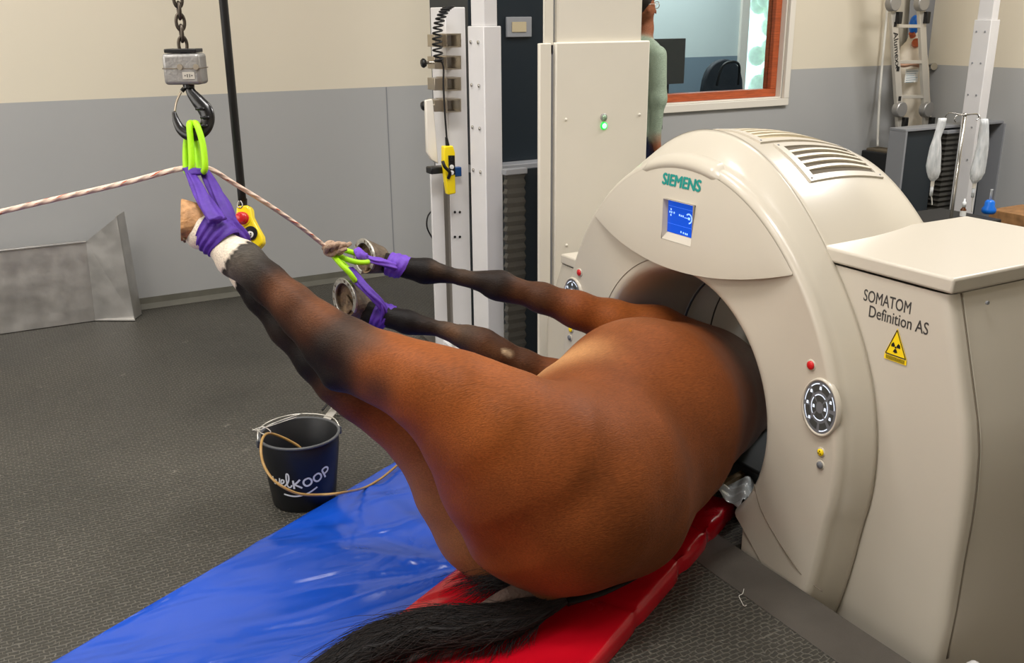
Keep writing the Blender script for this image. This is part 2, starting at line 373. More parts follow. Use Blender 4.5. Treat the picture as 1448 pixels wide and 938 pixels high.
        if subsurf:
            md = o.modifiers.new('sub', 'SUBSURF'); md.levels = md.render_levels = subsurf
        if smooth or bevel:
            me.polygons.foreach_set('use_smooth', [True]*len(me.polygons))
            if hasattr(me, 'set_sharp_from_angle') and not smooth: me.set_sharp_from_angle(angle=angle)
        return o
def catmull(pts, sub=6, closed=False):
    P = [np.array(p, float) for p in pts]; n = len(P)
    if n < 3 and not closed:
        return np.array([P[0]+(P[1]-P[0])*t for t in np.linspace(0, 1, sub+1)])
    out = []
    for i in range(n if closed else n-1):
        if closed: a, b, c, d = P[i-1], P[i], P[(i+1) % n], P[(i+2) % n]
        else: a, b, c, d = P[max(i-1, 0)], P[i], P[i+1], P[min(i+2, n-1)]
        for k in range(sub):
            t = k/sub
            out.append(0.5*((2*b)+(-a+c)*t+(2*a-5*b+4*c-d)*t*t+(-a+3*b-3*c+d)*t**3))
    if not closed: out.append(P[-1])
    return np.array(out)
def struct(name, mb, m, **k): return tag(mb.build(name, m, **k), kind='structure')
def text_mb(txt, size, o, ux, uy, thick=0.002, bold=0.0, shear=0.0, spacing=1.0, fn=None):
    cu = bpy.data.curves.new('lettering', 'FONT'); cu.body = txt; cu.size = size; cu.offset = 0; cu.shear = shear
    cu.space_character = spacing; cu.resolution_u = 4
    ob = bpy.data.objects.new('lettering', cu); COL.objects.link(ob)
    bpy.context.view_layer.update()
    me = bpy.data.meshes.new_from_object(ob.evaluated_get(bpy.context.evaluated_depsgraph_get()))
    bpy.data.objects.remove(ob)
    P = np.array([v.co[:] for v in me.vertices]); fs = [tuple(p.vertices) for p in me.polygons]
    bpy.data.meshes.remove(me)
    o, ux, uy = map(lambda q: np.array(q, float), (o, ux, uy)); nrm = np.cross(ux, uy)
    mb = MB()
    if fn is None: vs = [o+ux*p[0]+uy*p[1]+nrm*thick for p in P]
    else: vs = [fn(p[0], p[1]) for p in P]
    mb.add(vs, fs); mb.w = P[:, 0].max() if len(P) else 0
    if bold:
        v0, f0 = list(mb.v), list(mb.f)
        for k, (a, b) in enumerate([(1, 0), (-1, 0), (.7, .7), (-.7, -.7), (0, 1), (0, -1)]):
            d = (ux*a+uy*b*.6)*bold+nrm*.00006*(k+1)
            mb.add([tuple(np.array(v)+d) for v in v0], f0)
    return mb

# ------------------------------------------------------------------ implicit surfaces for living shapes
class SDF:
    def __init__(s, lo, hi, h):
        s.h = h; s.lo = np.array(lo, float)
        s.n = np.ceil((np.array(hi)-s.lo)/h).astype(int)+1
        s.F = np.full(s.n, 0.25, np.float32); s.prims = []; s.dabs = []; s.splits = []
    def _box(s, mn, mx):
        i0 = np.clip(np.floor((mn-s.lo)/s.h).astype(int), 0, s.n-1); i1 = np.clip(np.ceil((mx-s.lo)/s.h).astype(int)+1, 1, s.n)
        g = [s.lo[k]+np.arange(i0[k], i1[k])*s.h for k in range(3)]
        return i0, i1, np.meshgrid(*g, indexing='ij')
    @staticmethod
    def _cone(X, Y, Z, a, b, ra, rb):
        ab = b-a; L2 = ab@ab+1e-12
        t = np.clip(((X-a[0])*ab[0]+(Y-a[1])*ab[1]+(Z-a[2])*ab[2])/L2, 0, 1)
        d = np.sqrt((X-a[0]-t*ab[0])**2+(Y-a[1]-t*ab[1])**2+(Z-a[2]-t*ab[2])**2)-(ra+(rb-ra)*t)
        return d, t
    def cone(s, a, b, ra, rb, ca, cb, k=0.03, F=None):
        F = s.F if F is None else F
        a = np.array(a, float); b = np.array(b, float); pad = max(ra, rb)+k+0.03
        i0, i1, (X, Y, Z) = s._box(np.minimum(a, b)-pad, np.maximum(a, b)+pad)
        d, _ = s._cone(X, Y, Z, a, b, ra, rb)
        sl = tuple(slice(i0[q], i1[q]) for q in range(3)); f = F[sl]
        h = np.maximum(k-np.abs(f-d), 0)/k
        F[sl] = np.minimum(f, d)-h*h*k*0.25
        s.prims.append((a, b, ra, rb, np.array(ca, float), np.array(cb, float)))
    def chain(s, nodes, k=0.03, F=None):      # nodes: (px,py,depth,r_px,colour)
        for p, q in zip(nodes[:-1], nodes[1:]):
            s.cone(D(*p[:3]), D(*q[:3]), p[3]*p[2]/F_, q[3]*q[2]/F_, lin(p[4]), lin(q[4]), k, F)
    def layer(s): return np.full(s.n, 0.25, np.float32)
    def merge(s, G, k):
        h = np.maximum(k-np.abs(s.F-G), 0)/k; s.F = np.minimum(s.F, G)-h*h*k*0.25
    def carve(s, a, b, ra, rb, k=0.02):
        a = np.array(a, float); b = np.array(b, float); pad = max(ra, rb)+k+0.03
        i0, i1, (X, Y, Z) = s._box(np.minimum(a, b)-pad, np.maximum(a, b)+pad)
        d, _ = s._cone(X, Y, Z, a, b, ra, rb); d = -d
        sl = tuple(slice(i0[q], i1[q]) for q in range(3)); f = s.F[sl]
        h = np.maximum(k-np.abs(f-d), 0)/k; s.F[sl] = np.maximum(f, d)+h*h*k*0.25
    def mesh(s):
        Fv = s.F; h = s.h; I = Fv < 0
        c = [Fv[i:Fv.shape[0]-1+i, j:Fv.shape[1]-1+j, k:Fv.shape[2]-1+k] for i in (0, 1) for j in (0, 1) for k in (0, 1)]
        ins = sum((q < 0).astype(np.int8) for q in c); act = (ins > 0) & (ins < 8)
        idx = -np.ones(act.shape, np.int64); ai = np.argwhere(act); idx[act] = np.arange(len(ai))
        vals = np.stack([q[act] for q in c], 1)
        corners = np.array([(i, j, k) for i in (0, 1) for j in (0, 1) for k in (0, 1)], float)
        acc = np.zeros((len(ai), 3)); cnt = np.zeros(len(ai))
        for a in range(8):
            for b in range(a+1, 8):
                if np.abs(corners[a]-corners[b]).sum() != 1: continue
                va, vb = vals[:, a], vals[:, b]; m = (va < 0) != (vb < 0)
                t = np.where(m, va/(va-vb+1e-20), 0)
                acc += m[:, None]*(corners[a]+t[:, None]*(corners[b]-corners[a])); cnt += m
        V = s.lo+(ai+acc/cnt[:, None])*h
        Q = []
        nx, ny, nz = act.shape
        for ax in range(3):
            sh = [slice(None)]*3; sh2 = [slice(None)]*3; sh[ax] = slice(0, -1); sh2[ax] = slice(1, None)
            A = I[tuple(sh)]; B = I[tuple(sh2)]; e = np.argwhere(A != B); sgn = A[A != B]
            o1, o2 = [(1, 2), (2, 0), (0, 1)][ax]
            ok = (e[:, o1] > 0) & (e[:, o2] > 0) & (e[:, o1] < act.shape[o1]) & (e[:, o2] < act.shape[o2]); e = e[ok]; sgn = sgn[ok]
            def cell(d1, d2):
                q = e.copy(); q[:, o1] -= d1; q[:, o2] -= d2; return idx[q[:, 0], q[:, 1], q[:, 2]]
            q = np.stack([cell(1, 1), cell(0, 1), cell(0, 0), cell(1, 0)], 1)
            q[~sgn] = q[~sgn][:, ::-1]; Q.append(q[(q >= 0).all(1)])
        return V, np.concatenate(Q)
    def colours(s, V, sharp=0.008):
        W = np.zeros(len(V)); Cc = np.zeros((len(V), 3)); jit = (rng.rand(len(V), 1)-.5)*0.0
        dm = np.full(len(V), 1e9); ds = []
        for a, b, ra, rb, ca, cb in s.prims:
            d, t = s._cone(V[:, 0], V[:, 1], V[:, 2], a, b, ra, rb); ds.append((d, t)); dm = np.minimum(dm, d)
        for (d, t), (a, b, ra, rb, ca, cb) in zip(ds, s.prims):
            w = np.exp(-(d-dm)/sharp); W += w; Cc += w[:, None]*(ca+(cb-ca)*t[:, None])
        Cc /= W[:, None]
        for p, r, col, amt in s.dabs:
            w = amt*np.exp(-(((V-p)**2).sum(1)/(r*r))**1.5)
            Cc = Cc*(1-w[:, None])+np.array(lin(col))*w[:, None]
        for p0, d, rad, cneg, cpos, fade in s.splits:
            d = np.array(d, float); d /= np.linalg.norm(d); q = V-np.array(p0); t = q@d
            t = t+.0022*np.sin(V[:, 0]*410+V[:, 2]*150)+.0022*np.sin(V[:, 1]*270+V[:, 2]*190)
            near = np.linalg.norm(q, axis=1) < rad
            if cneg is not None: Cc[near & (t < 0)] = lin(cneg)
            m_ = near & (t >= 0) & (t < fade); f = (t[m_]/fade)[:, None]; Cc[m_] = np.array(lin(cpos))*(1-f)+Cc[m_]*f
        return Cc
F_ = F
def sdf_object(s, name, m, parent, vcol=True, relax=2):
    V, Q = s.mesh()
    for _ in range(relax):
        A = np.zeros_like(V); n = np.zeros(len(V))
        for k in range(4):
            a, b = Q[:, k], Q[:, (k+1) % 4]
            np.add.at(A, a, V[b]); np.add.at(n, a, 1); np.add.at(A, b, V[a]); np.add.at(n, b, 1)
        V = V*0.5+0.5*A/n[:, None]
    off = np.array(world_off(parent))
    me = bpy.data.meshes.new(name); me.from_pydata((V-off).tolist(), [], Q.tolist()); me.update()
    me.polygons.foreach_set('use_smooth', [True]*len(me.polygons))
    if vcol:
        cc = s.colours(V); at = me.color_attributes.new('coat', 'FLOAT_COLOR', 'POINT')
        at.data.foreach_set('color', np.concatenate([cc, np.ones((len(cc), 1))], 1).astype(np.float32).ravel())
    me.materials.append(m)
    o = bpy.data.objects.new(name, me); COL.objects.link(o); o.parent = parent
    return o
# ================================================================== THE ROOM
WY = 5.783; WX = 7.233; XL = -2.6; YF = -2.2; CH = 3.9; GX = 1.925; GY = 2.355; GZ = 0.40
fl = MB()
fl.box((XL, YF, -0.30), (GX, WY, 0)); fl.box((GX, 3.40, -0.30), (WX, WY, 0)); fl.box((GX, YF, -0.30), (WX, 0.5, 0)); fl.box((3.2, 0.5, -0.30), (WX, 3.4, 0)); fl.box((GX, 2.02, -0.30), (2.35, 2.69, 0))
struct('floor', fl, M['floor'])
struct('floor_pit', MB().box((GX, 0.5, -0.36), (3.2, 3.4, -0.30)), M['floor_strip'])
st = MB(); st.box((GX-0.165, 0.5, -0.02), (GX-0.002, 4.4, 0.0025)); struct('trim_1', st, M['floor_strip'], bevel=0.001)
# window opening in the back wall
wx0, wx1, wz0, wz1 = 3.95, 5.66, 0.985, 2.25
bw = MB(); T = 0.16
bw.box((XL, WY, 0), (wx0, WY+T, CH)); bw.box((wx1, WY, 0), (WX+T, WY+T, CH)); bw.box((wx0, WY, 0), (wx1, WY+T, wz0)); bw.box((wx0, WY, wz1), (wx1, WY+T, CH))
struct('wall_back', bw, M['wall'])
struct('wall_right', MB().box((WX, YF, 0), (WX+T, WY, CH)), M['wall'])
struct('wall_left', MB().box((XL-T, YF, 0), (XL, WY+T, CH)), M['wall'])
struct('wall_front', MB().box((XL-T, YF-T, 0), (WX+T, YF, CH)), M['wall'])
struct('ceiling', MB().box((XL-T, YF-T, CH), (WX+T, WY+T, CH+.1)), M['ceil'])
cv = MB()
cv.prism([(XL, WY-0.001, 0), (XL, WY-0.03, 0.002), (XL, WY-0.008, 0.03), (XL, WY-0.005, 0.065), (XL, WY-0.001, 0.065)], (WX-XL, 0, 0))
struct('baseboard_back', cv, M['cove'])
struct('baseboard_right', MB().box((WX-0.012, YF, 0), (WX-0.001, WY-0.03, 0.065)), M['cove'])
# panel joint in the back wall
struct('trim_2', MB().box((2.325, WY-0.002, 0.066), (2.331, WY-0.0005, 1.2)), M['grey_metal'])
# window
fr = MB(); a = 0.055
fr.box((wx0-a, WY-0.03, wz0-a), (wx1+a, WY+0.0, wz0)); fr.box((wx0-a, WY-0.03, wz1), (wx1+a, WY+0.0, wz1+a))
fr.box((wx0-a, WY-0.03, wz0), (wx0, WY+0.0, wz1)); fr.box((wx1, WY-0.03, wz0), (wx1+a, WY+0.0, wz1))
fr.box((wx0, WY, wz0-.001), (wx1, WY+T, wz0+.012)); fr.box((wx0, WY, wz0), (wx0+.012, WY+T, wz1)); fr.box((wx1-.012, WY, wz0), (wx1, WY+T, wz1))
w1 = struct('window_1', fr, M['white_paint'], bevel=0.004)
wf = MB(); y0, y1 = WY+0.05, WY+0.14; b = 0.06; q = .012
wf.box((wx0+q, y0, wz0+q), (wx1-q, y1, wz0+q+b)); wf.box((wx0+q, y0, wz1-b), (wx1-q, y1, wz1)); wf.box((wx0+q, y0, wz0+q+b), (wx0+q+b, y1, wz1-b)); wf.box((wx1-q-b, y0, wz0+q+b), (wx1-q, y1, wz1-b))
tag(wf.build('window_frame', M['wood'], w1, bevel=0.004), 'orange brown varnished wooden sash')
MB().box((wx0+q+b, WY+.09, wz0+q+b), (wx1-q-b, WY+.096, wz1-b)).build('pane', M['glass'], w1)
# control room behind the glass
cr = MB(); RY = 8.2; dxa = YP(1044, 60, RY)[0]; dxb = YP(1100, 60, RY)[0]
cr.box((3.0, RY, 0), (dxa, RY+.1, 2.7)); cr.box((dxb, RY, 0), (9.2, RY+.1, 2.7)); cr.box((dxa, RY, 2.35), (dxb, RY+.1, 2.7))
cr.box((2.9, WY+T, 0), (3.0, RY, 2.7)); cr.box((9.2, WY+T, 0), (9.3, RY, 2.7)); 
struct('wall_control_room', cr, M['room_wall'])
struct('floor_control_room', MB().box((2.9, WY+T, -.1), (9.3, RY+.1, 0)), M['floor_strip'])
struct('ceiling_control_room', MB().box((2.9, WY+T, 2.7), (9.3, RY+.1, 2.8)), M['ceil'])
d1 = MB(); d1.box((dxa, RY-.03, 0), (dxa+.11, RY+.06, 2.35)); d1.box((dxb-.1, RY-.03, 0), (dxb, RY+.06, 2.35)); d1.box((dxa+.11, RY-.03, 1.98), (dxb-.1, RY+.06, 2.35)); d1.box((dxa+.11, RY, 0), (dxb-.1, RY+.05, 0.12))
dd = struct('door_1', d1, M['white_paint'], bevel=0.004)
MB().box((dxa+.11, RY+.02, .12), (dxb-.1, RY+.028, 1.98)).build('pane', M['glass'], dd)
struct('exterior_daylight', MB().box((5.0, 9.6, -.2), (10.5, 9.62, 3.2)), M['day'])
hd = MB()
for i in range(80):
    hd.ell((YP(1083, 30, 9.2)[0]+rng.rand()*0.6, 9.1+rng.rand()*.3, .05+rng.rand()*2.4), (.12, .1, .12), 8, 6)
tag(hd.build('hedge', M['leaf'], smooth=True), 'pale green hedge outside the glazed door of the room behind the window', 'hedge')
# desk, monitor and office chair in the control room
dk = empty('desk', (5.0, 6.35, 0), 'pale desk behind the wooden window, under the monitor', 'desk')
MB().box((3.9, 6.05, 0.92), (5.25, 6.65, 0.95)).build('desktop', M['desk'], dk, bevel=0.004)
for x in (3.95, 5.18):
    for y in (6.1, 6.58): MB().box((x, y, 0), (x+.04, y+.04, 0.92)).build('leg', M['grey_metal'], dk)
mo = empty('monitor', (4.9, 6.35, .95), 'dark flat computer monitor seen from behind through the wooden window', 'monitor')
p0, p1 = YP(926, 55, 6.3), YP(966, 118, 6.3)
MB().box((p0[0], 6.29, p1[2]), (p1[0], 6.33, p0[2])).build('display_housing', M['monitor'], mo, bevel=0.004)
MB().box(((p0[0]+p1[0])/2-.03, 6.33, 0.97), ((p0[0]+p1[0])/2+.03, 6.36, p0[2]-.15)).build('stand', M['black'], mo)
MB().box(((p0[0]+p1[0])/2-.12, 6.25, 0.952), ((p0[0]+p1[0])/2+.12, 6.42, 0.968)).build('base', M['black'], mo)
bxs = MB().box((4.50, 6.12, 0.952), (4.58, 6.18, 1.035)); tag(bxs.build('paper_box', M['paper'], bevel=0.003), 'small white carton on the desk left of the chair back', 'box')
# office chair
oc = empty('office_chair', (5.85, 7.1, 0), 'black office chair seen through the wooden window', 'chair')
c0 = YP(1022, 112, 7.1); r = 7.1/1.0
bk = MB(); pts = []
for i in range(17):
    t = i/16*math.pi; pts.append((c0[0]+0.20*math.cos(t)*(1 if abs(math.cos(t)) < 2 else 1), 7.1, 0.72+0.42*math.sin(t)**0.55))
bk.prism([(c0[0]-.25, 7.08, .62)]+[(c0[0]-.245*math.cos(i/16*math.pi), 7.08, .70+.53*math.sin(i/16*math.pi)**.45) for i in range(17)]+[(c0[0]+.25, 7.08, .62)], (0, .06, 0))
bk.build('backrest', M['chair'], oc, bevel=0.015)
MB().tube([(c0[0]-.13, 7.03, 1.0), (c0[0]-.10, 7.0, 1.17), (c0[0], 6.99, 1.21), (c0[0]+.10, 7.0, 1.17), (c0[0]+.13, 7.03, 1.0)], .012).build('coat_rail', M['black'], oc, smooth=True)
MB().box((c0[0]-.25, 6.85, .46), (c0[0]+.25, 7.3, .54)).build('seat', M['chair'], oc, bevel=0.03, seg=3)
for sx in (-1, 1):
    MB().tube([(c0[0]+sx*.24, 7.05, .55), (c0[0]+sx*.27, 7.0, .80), (c0[0]+sx*.27, 6.8, .92)], .018).build('armrest', M['chair'], oc, smooth=True)
MB().cyl((c0[0], 7.07, .1), (c0[0], 7.07, .46), .03).build('stem', M['black'], oc)
for k in range(5):
    a_ = k*2*math.pi/5; MB().tube([(c0[0], 7.07, .12), (c0[0]+.28*math.cos(a_), 7.07+.28*math.sin(a_), .04)], .02).build('foot', M['black'], oc)
lc = bpy.data.lights.new('control_room_lamp', 'AREA'); lc.energy = 55; lc.size = 2.0; lc.color = (.93, .97, 1)
lo = bpy.data.objects.new('control_room_lamp', lc); COL.objects.link(lo); lo.location = (6.0, 7.1, 2.65)
# ================================================================== THE CT SCANNER
sc = empty('ct_scanner', (2.4, GY, -0.30), 'large cream ring scanner with the bay horse lying in its bore', 'scanner')
def lowx(ph):
    a_ = math.asin(max(-1, min(1, -math.sin(ph)))); return .085*max(0, (a_-math.radians(12))/math.radians(25))**1.6
def Rs(ph): return .74+.125*max(math.sin(ph), 0)**6+lowx(ph)
def Rf(ph): return .705+.078*max(math.sin(ph), 0)**3.2+lowx(ph)
def gp(ph, r, x): return (x, GY-math.cos(ph)*r, GZ+math.sin(ph)*r)
ph0, ph1 = math.radians(-42), math.radians(222)
NP = 300
def prof(ph):
    rf, rs = Rf(ph), Rs(ph); o = []
    for r, x in ((.385, .62), (.388, .30), (.392, .20), (.398, .12), (.406, .07), (.414, .035), (.424, .012), (.434, .003), (.446, 0), (.458, .001)): o.append((r, GX+x))
    for t in np.linspace(0.03, 1, 12): o.append((.458+(rf-.022-.458)*t, GX+.001+.005*math.sin(t*math.pi)))
    for t in np.linspace(0.1, 1, 8):
        a_ = t*math.pi/2; o.append((rf-.022+.026*math.sin(a_), GX+.028*(1-math.cos(a_))))
    rr = rf+.004
    for t in np.linspace(.15, 1, 7): o.append((rr+(rs-rr)*t**.8, GX+.028+.085*t))
    o.append((rs-.004, GX+.117)); o.append((rs-.012, GX+.117))
    return o
cvr = MB(); vs = []; fs = []
phs = np.linspace(ph0, ph1, NP+1); ns = len(prof(0))
for ph in phs: vs += [gp(ph, r, x) for r, x in prof(ph)]
for i in range(NP):
    for j in range(ns-1): fs.append((i*ns+j, i*ns+j+1, (i+1)*ns+j+1, (i+1)*ns+j))
cvr.add(vs, fs); fc = cvr.build('front_cover', M['gantry'], sc, smooth=True)
# thin seam of the bore flare
MB().tube([gp(p, .459, GX-.0005) for p in np.linspace(math.radians(96), math.radians(200), 60)], .0010, n=6, sub=1).build('flare_seam', M['seam'], fc, smooth=True)
# bore lining: full tube with rings
bl = MB(); N = 96; pr = [(.392, .30), (.386, .34), (.38, .40), (.38, .60), (.40, .70), (.46, .78)]
for r, x in pr:
    for k in range(N):
        a_ = 2*math.pi*k/N; bl.v.append(gp(a_, r, GX+x))
for i in range(len(pr)-1):
    for k in range(N): bl.f.append((i*N+k, i*N+(k+1) % N, (i+1)*N+(k+1) % N, (i+1)*N+k))
lin_ = bl.build('bore_lining', M['liner'], sc, smooth=True)
for x in (.33, .47): MB().tube([gp(p, .381, GX+x) for p in np.linspace(0, 2*math.pi, 61)[:-1]], .004, n=6, sub=1, closed=True).build('bore_ring', M['ring'], lin_, smooth=True)
# hood with crease, screen recess
_xr = GX-.032
hy0, hy1 = XP(978, 320, _xr)[1], XP(936, 310, _xr)[1]; hz0, hz1 = XP(955, 343, _xr)[2], XP(960, 286.5, _xr)[2]      # recess
def zc(y): return .838+.36*(y-2.355)**2
def ztop(y):
    # find top of the face edge at this y
    z = GZ+.5
    for _ in range(25):
        ph = math.atan2(z-GZ, -(y-GY)); z = GZ+math.sqrt(max((Rf(ph)-.020)**2-(y-GY)**2, .0001))
    return z
ys = sorted(set(list(np.linspace(1.872, 2.838, 61))+[hy0, hy1]))
ys = [y for y in ys if not (abs(y-hy0) < .006 and y != hy0) and not (abs(y-hy1) < .006 and y != hy1)]
rows = 26; hv = []; hf = []
def hoodx(y, t):
    u = min(abs(y-GY)/.49, 1); a_ = .034*(1-u**2.2)
    return GX-.0008-.003*(1-u**4)-a_*(1-t**1.6)+.016*math.sin(math.pi*min(1, .4+.6*t))*0
for y in ys:
    b, t_ = zc(y), max(ztop(y), zc(y)+.002)
    if hy0-1e-6 <= y <= hy1+1e-6:
        z = list(np.linspace(b, hz0, 9))+list(np.linspace(hz0, hz1, 9))[1:]+list(np.linspace(hz1, t_, rows-17+1))[1:]
    else: z = [b+(t_-b)*k/(rows-1) for k in range(rows)]
    # first row tucks back into the cover
    hv.append((GX+.014, y, z[0]+.004)); 
    for k in range(rows):
        zz = z[k] if len(z) > k else t_; hv.append((hoodx(y, (zz-b)/(t_-b+1e-6)), y, zz))
for i in range(len(ys)-1):
    for j in range(rows):
        inh = ys[i] >= hy0-1e-6 and ys[i+1] <= hy1+1e-6 and 1+8 <= j < 1+16
        if not inh: hf.append((i*(rows+1)+j, i*(rows+1)+j+1, (i+1)*(rows+1)+j+1, (i+1)*(rows+1)+j))
hood = MB().add(hv, hf).build('hood', M['gantry'], sc, smooth=True)
hood.data.set_sharp_from_angle(angle=0.9)
# brow moulding above the lettering
brow = MB(); bv = []; bn = 40; prf = [(-.030, .000), (-.012, -.010), (.0, -.012), (.014, -.004), (.026, .02), (.034, .06), (.03, .10), (.0, .115)]
for i in range(bn+1):
    y = GY-.172+.40*i/bn; e = min(1, min(i, bn-i)/4.0)**.5
    zt = ztop(y)
    for dz, dx in prf: bv.append((GX+.002+dx*1.0+(.018*(1-e) if dx < .02 else 0), y, zt+dz*e+.006*e))
bnf = len(prf)
brow.add(bv, [(i*bnf+j, i*bnf+j+1, (i+1)*bnf+j+1, (i+1)*bnf+j) for i in range(bn) for j in range(bnf-1)])
brow.build('brow', M['gantry'], sc, smooth=True)
# screen
sr = MB(); xa, xb = GX-.034, hoodx(2.4, .4)+.018
xo = hoodx(2.4, .3)+.002
sr.add([(xo, hy0, hz0), (xo, hy1, hz0), (xo, hy1, hz1), (xo, hy0, hz1), (xb, hy0+.006, hz0+.022), (xb, hy1-.006, hz0+.022), (xb, hy1-.006, hz1-.002), (xb, hy0+.006, hz1-.002)],
       [(0, 1, 5, 4), (1, 2, 6, 5), (2, 3, 7, 6), (3, 0, 4, 7)])
sb = sr.build('screen_recess', M['gantry'], hood)
xs = hoodx(2.4, .4)+.016
scn = MB().box((xs, hy0+.006, hz0+.022), (xs+.004, hy1-.006, hz1-.002)).build('screen', M['screen'], hood)
def sface(y0_, z0_, y1_, z1_): return [(xs-.0006, y0_, z0_), (xs-.0006, y1_, z0_), (xs-.0006, y1_, z1_), (xs-.0006, y0_, z1_)]
ln = MB(); 
for z in (hz0+.050, hz0+.106): ln.add(sface(hy0+.008, z, hy1-.008, z+.0012), [(0, 1, 2, 3)])
ln.build('screen_lines', M['screen_line'], hood)
sy = MB(); cy_, cz_ = hy0+.036, hz0+.080
for k in range(22):
    a0 = -1.5+k*3.9/22; a1 = a0+3.9/22*.95
    sy.add([(xs-.001, cy_-math.cos(a_)*r_, cz_+math.sin(a_)*r_) for a_, r_ in ((a0, .012), (a1, .012), (a1, .0165), (a0, .0165))], [(0, 1, 2, 3)])
sy.add(sface(cy_-.003, cz_-.001, cy_+.022, cz_+.001), [(0, 1, 2, 3)]); sy.add(sface(cy_-.006, cz_-.004, cy_+.004, cz_+.004), [(0, 1, 2, 3)])
for y, z in ((2.375, .996), (2.384, .996), (2.393, .997), (2.42, 1.0), (2.432, 1.0), (2.441, 1.0), (2.436, 1.009), (2.436, .991), (2.352, .943), (2.36, .943), (2.37, .944), (2.382, .945)):
    y += hy0-2.311; z += hz0-.913
    sy.add(sface(y-.0028, z-.003, y+.0028, z+.003), [(0, 1, 2, 3)])
sy.build('screen_text', M['screen_lit'], hood)
xh = hoodx(2.38, .75)-.0015
yS, zS = XP(934.5, 259.5, xh)[1:]
tm = text_mb('SIEMENS', .0490, (xh-.004, yS, zS), (0, -1, 0), (0, 0, 1), thick=-.001, bold=.0024)
k_ = (yS-XP(988.5, 264, xh)[1])/tm.w
tm.v = [(v[0], yS+(v[1]-yS)*k_, v[2]) for v in tm.v]
tm.v = [(hoodx(v[1], (v[2]-zc(v[1]))/(ztop(v[1])-zc(v[1])))-.0012+(v[0]-(xh-.003)), v[1], v[2]) for v in tm.v]; tag(tm.build('brand_lettering', M['teal'], hood), 'teal capital lettering')
# the top cover, behind the front ring
tc_ = MB(); tvs = []; NPc = 150; XS = [GX+.112, GX+.125, GX+.14]+list(np.linspace(GX+.18, GX+.62, 10))+[GX+.64, GX+.65, GX+.65]
for i in range(NPc+1):
    ph = math.radians(-10+200*i/NPc)
    for j, x in enumerate(XS):
        r = Rs(ph)*(1-.10*(x-2.04)/.54+.026*math.sin(math.pi*min(1, max(0, (x-2.04)/.54))))-(.006 if j > 0 else .0)-(.010 if j == len(XS)-2 else .05 if j == len(XS)-1 else 0)
        tvs.append(gp(ph, r, x))
ntx = len(XS)
tc_.add(tvs, [(i*ntx+j, i*ntx+j+1, (i+1)*ntx+j+1, (i+1)*ntx+j) for i in range(NPc) for j in range(ntx-1)])
tcv = tc_.build('top_cover', M['gantry'], sc, smooth=True)
def cp(phd, x, off=0.0):
    ph = math.radians(phd+3.4*(x-2.12)/.39); return gp(ph, Rs(ph)*(1-.10*(x-2.04)/.54+.026*math.sin(math.pi*min(1, max(0, (x-2.04)/.54))))-.006+off, x)
# back plate with bore hole
bp_ = MB(); n_ = 120
for i in range(n_):
    a_ = 2*math.pi*i/n_; bp_.v += [gp(a_, .45, GX+.78), gp(a_, (Rs(a_) if math.sin(a_) > -.2 else .74)*.90-.01, GX+.65)]
bp_.f = [(2*i, 2*i+1, (2*i+3) % (2*n_), (2*i+2) % (2*n_)) for i in range(n_)]
bp_.build('rear_cover', M['gantry'], sc, smooth=True)
# vent grilles in the top cover
def vent(a0, a1, xa, xb, nslot, dark):
    fm = MB(); steps = 14
    def strip(p_a, p_b, x_a, x_b, o=.006, mb=fm):
        mx = max(1, int(round((x_b-x_a)/.03))); np_ = max(1, int(round(abs(p_b-p_a)/1.2)))
        for i in range(np_):
            q0, q1 = p_a+(p_b-p_a)*i/np_, p_a+(p_b-p_a)*(i+1)/np_
            for j in range(mx):
                u0, u1 = x_a+(x_b-x_a)*j/mx, x_a+(x_b-x_a)*(j+1)/mx
                mb.hexa([cp(q0, u0, -.01), cp(q0, u1, -.01), cp(q1, u1, -.01), cp(q1, u0, -.01), cp(q0, u0, o), cp(q0, u1, o), cp(q1, u1, o), cp(q1, u0, o)])
    wdt = .026; da = 1.5
    strip(a0, a1, xa, xa+wdt); strip(a0, a1, xb-wdt, xb); strip(a0, a0+da, xa+wdt, xb-wdt); strip(a1-da, a1, xa+wdt, xb-wdt)
    fo = fm.build('vent_grille', M['gantry_top'], tcv)
    ins = MB(); strip(a0+da, a1-da, xa+wdt, xb-wdt, .0015, ins); ins.build('vent_shade_patch', M['vent_dark'] if dark else M['vent_tan'], fo)  # coloured patch on the closed cover stands in for the shaded interior
    for k in range(1, nslot):
        c_ = a0+da+(a1-a0-2*da)*k/nslot; sl_ = MB(); n2 = 10; hw = .36
        for i in range(n2):
            x0_, x1_ = [xa+wdt+(xb-xa-2*wdt)*t/n2 for t in (i, i+1)]
            o0, o1 = [.005+.004*math.sin(math.pi*t/n2) for t in (i, i+1)]
            sl_.hexa([cp(c_-hw, x0_, -.01), cp(c_-hw, x1_, -.01), cp(c_+hw, x1_, -.01), cp(c_+hw, x0_, -.01), cp(c_-hw, x0_, o0), cp(c_-hw, x1_, o1), cp(c_+hw, x1_, o1), cp(c_+hw, x0_, o0)])
        sl_.build('vent_slat', M['vent_slat'], fo)
    for x_ in (xa+.012, xb-.012):
        for q_ in (a0+.8, a1-.8): 
            p_ = cp(q_, x_, .006); MB().ell(p_, (.004, .004, .0025), 8, 5).build('screw', M['grey_metal'], fo)
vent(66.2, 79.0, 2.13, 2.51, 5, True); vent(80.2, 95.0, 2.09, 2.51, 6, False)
def fx(ph, r):
    p = prof(ph); rs = np.array([a for a, b in p[9:]]); xs_ = np.array([b for a, b in p[9:]]); return float(np.interp(r, rs[:20], xs_[:20]))
def onface(y, z):
    ph = math.atan2(z-GZ, -(y-GY)); r = math.hypot(y-GY, z-GZ); return fx(ph, r)
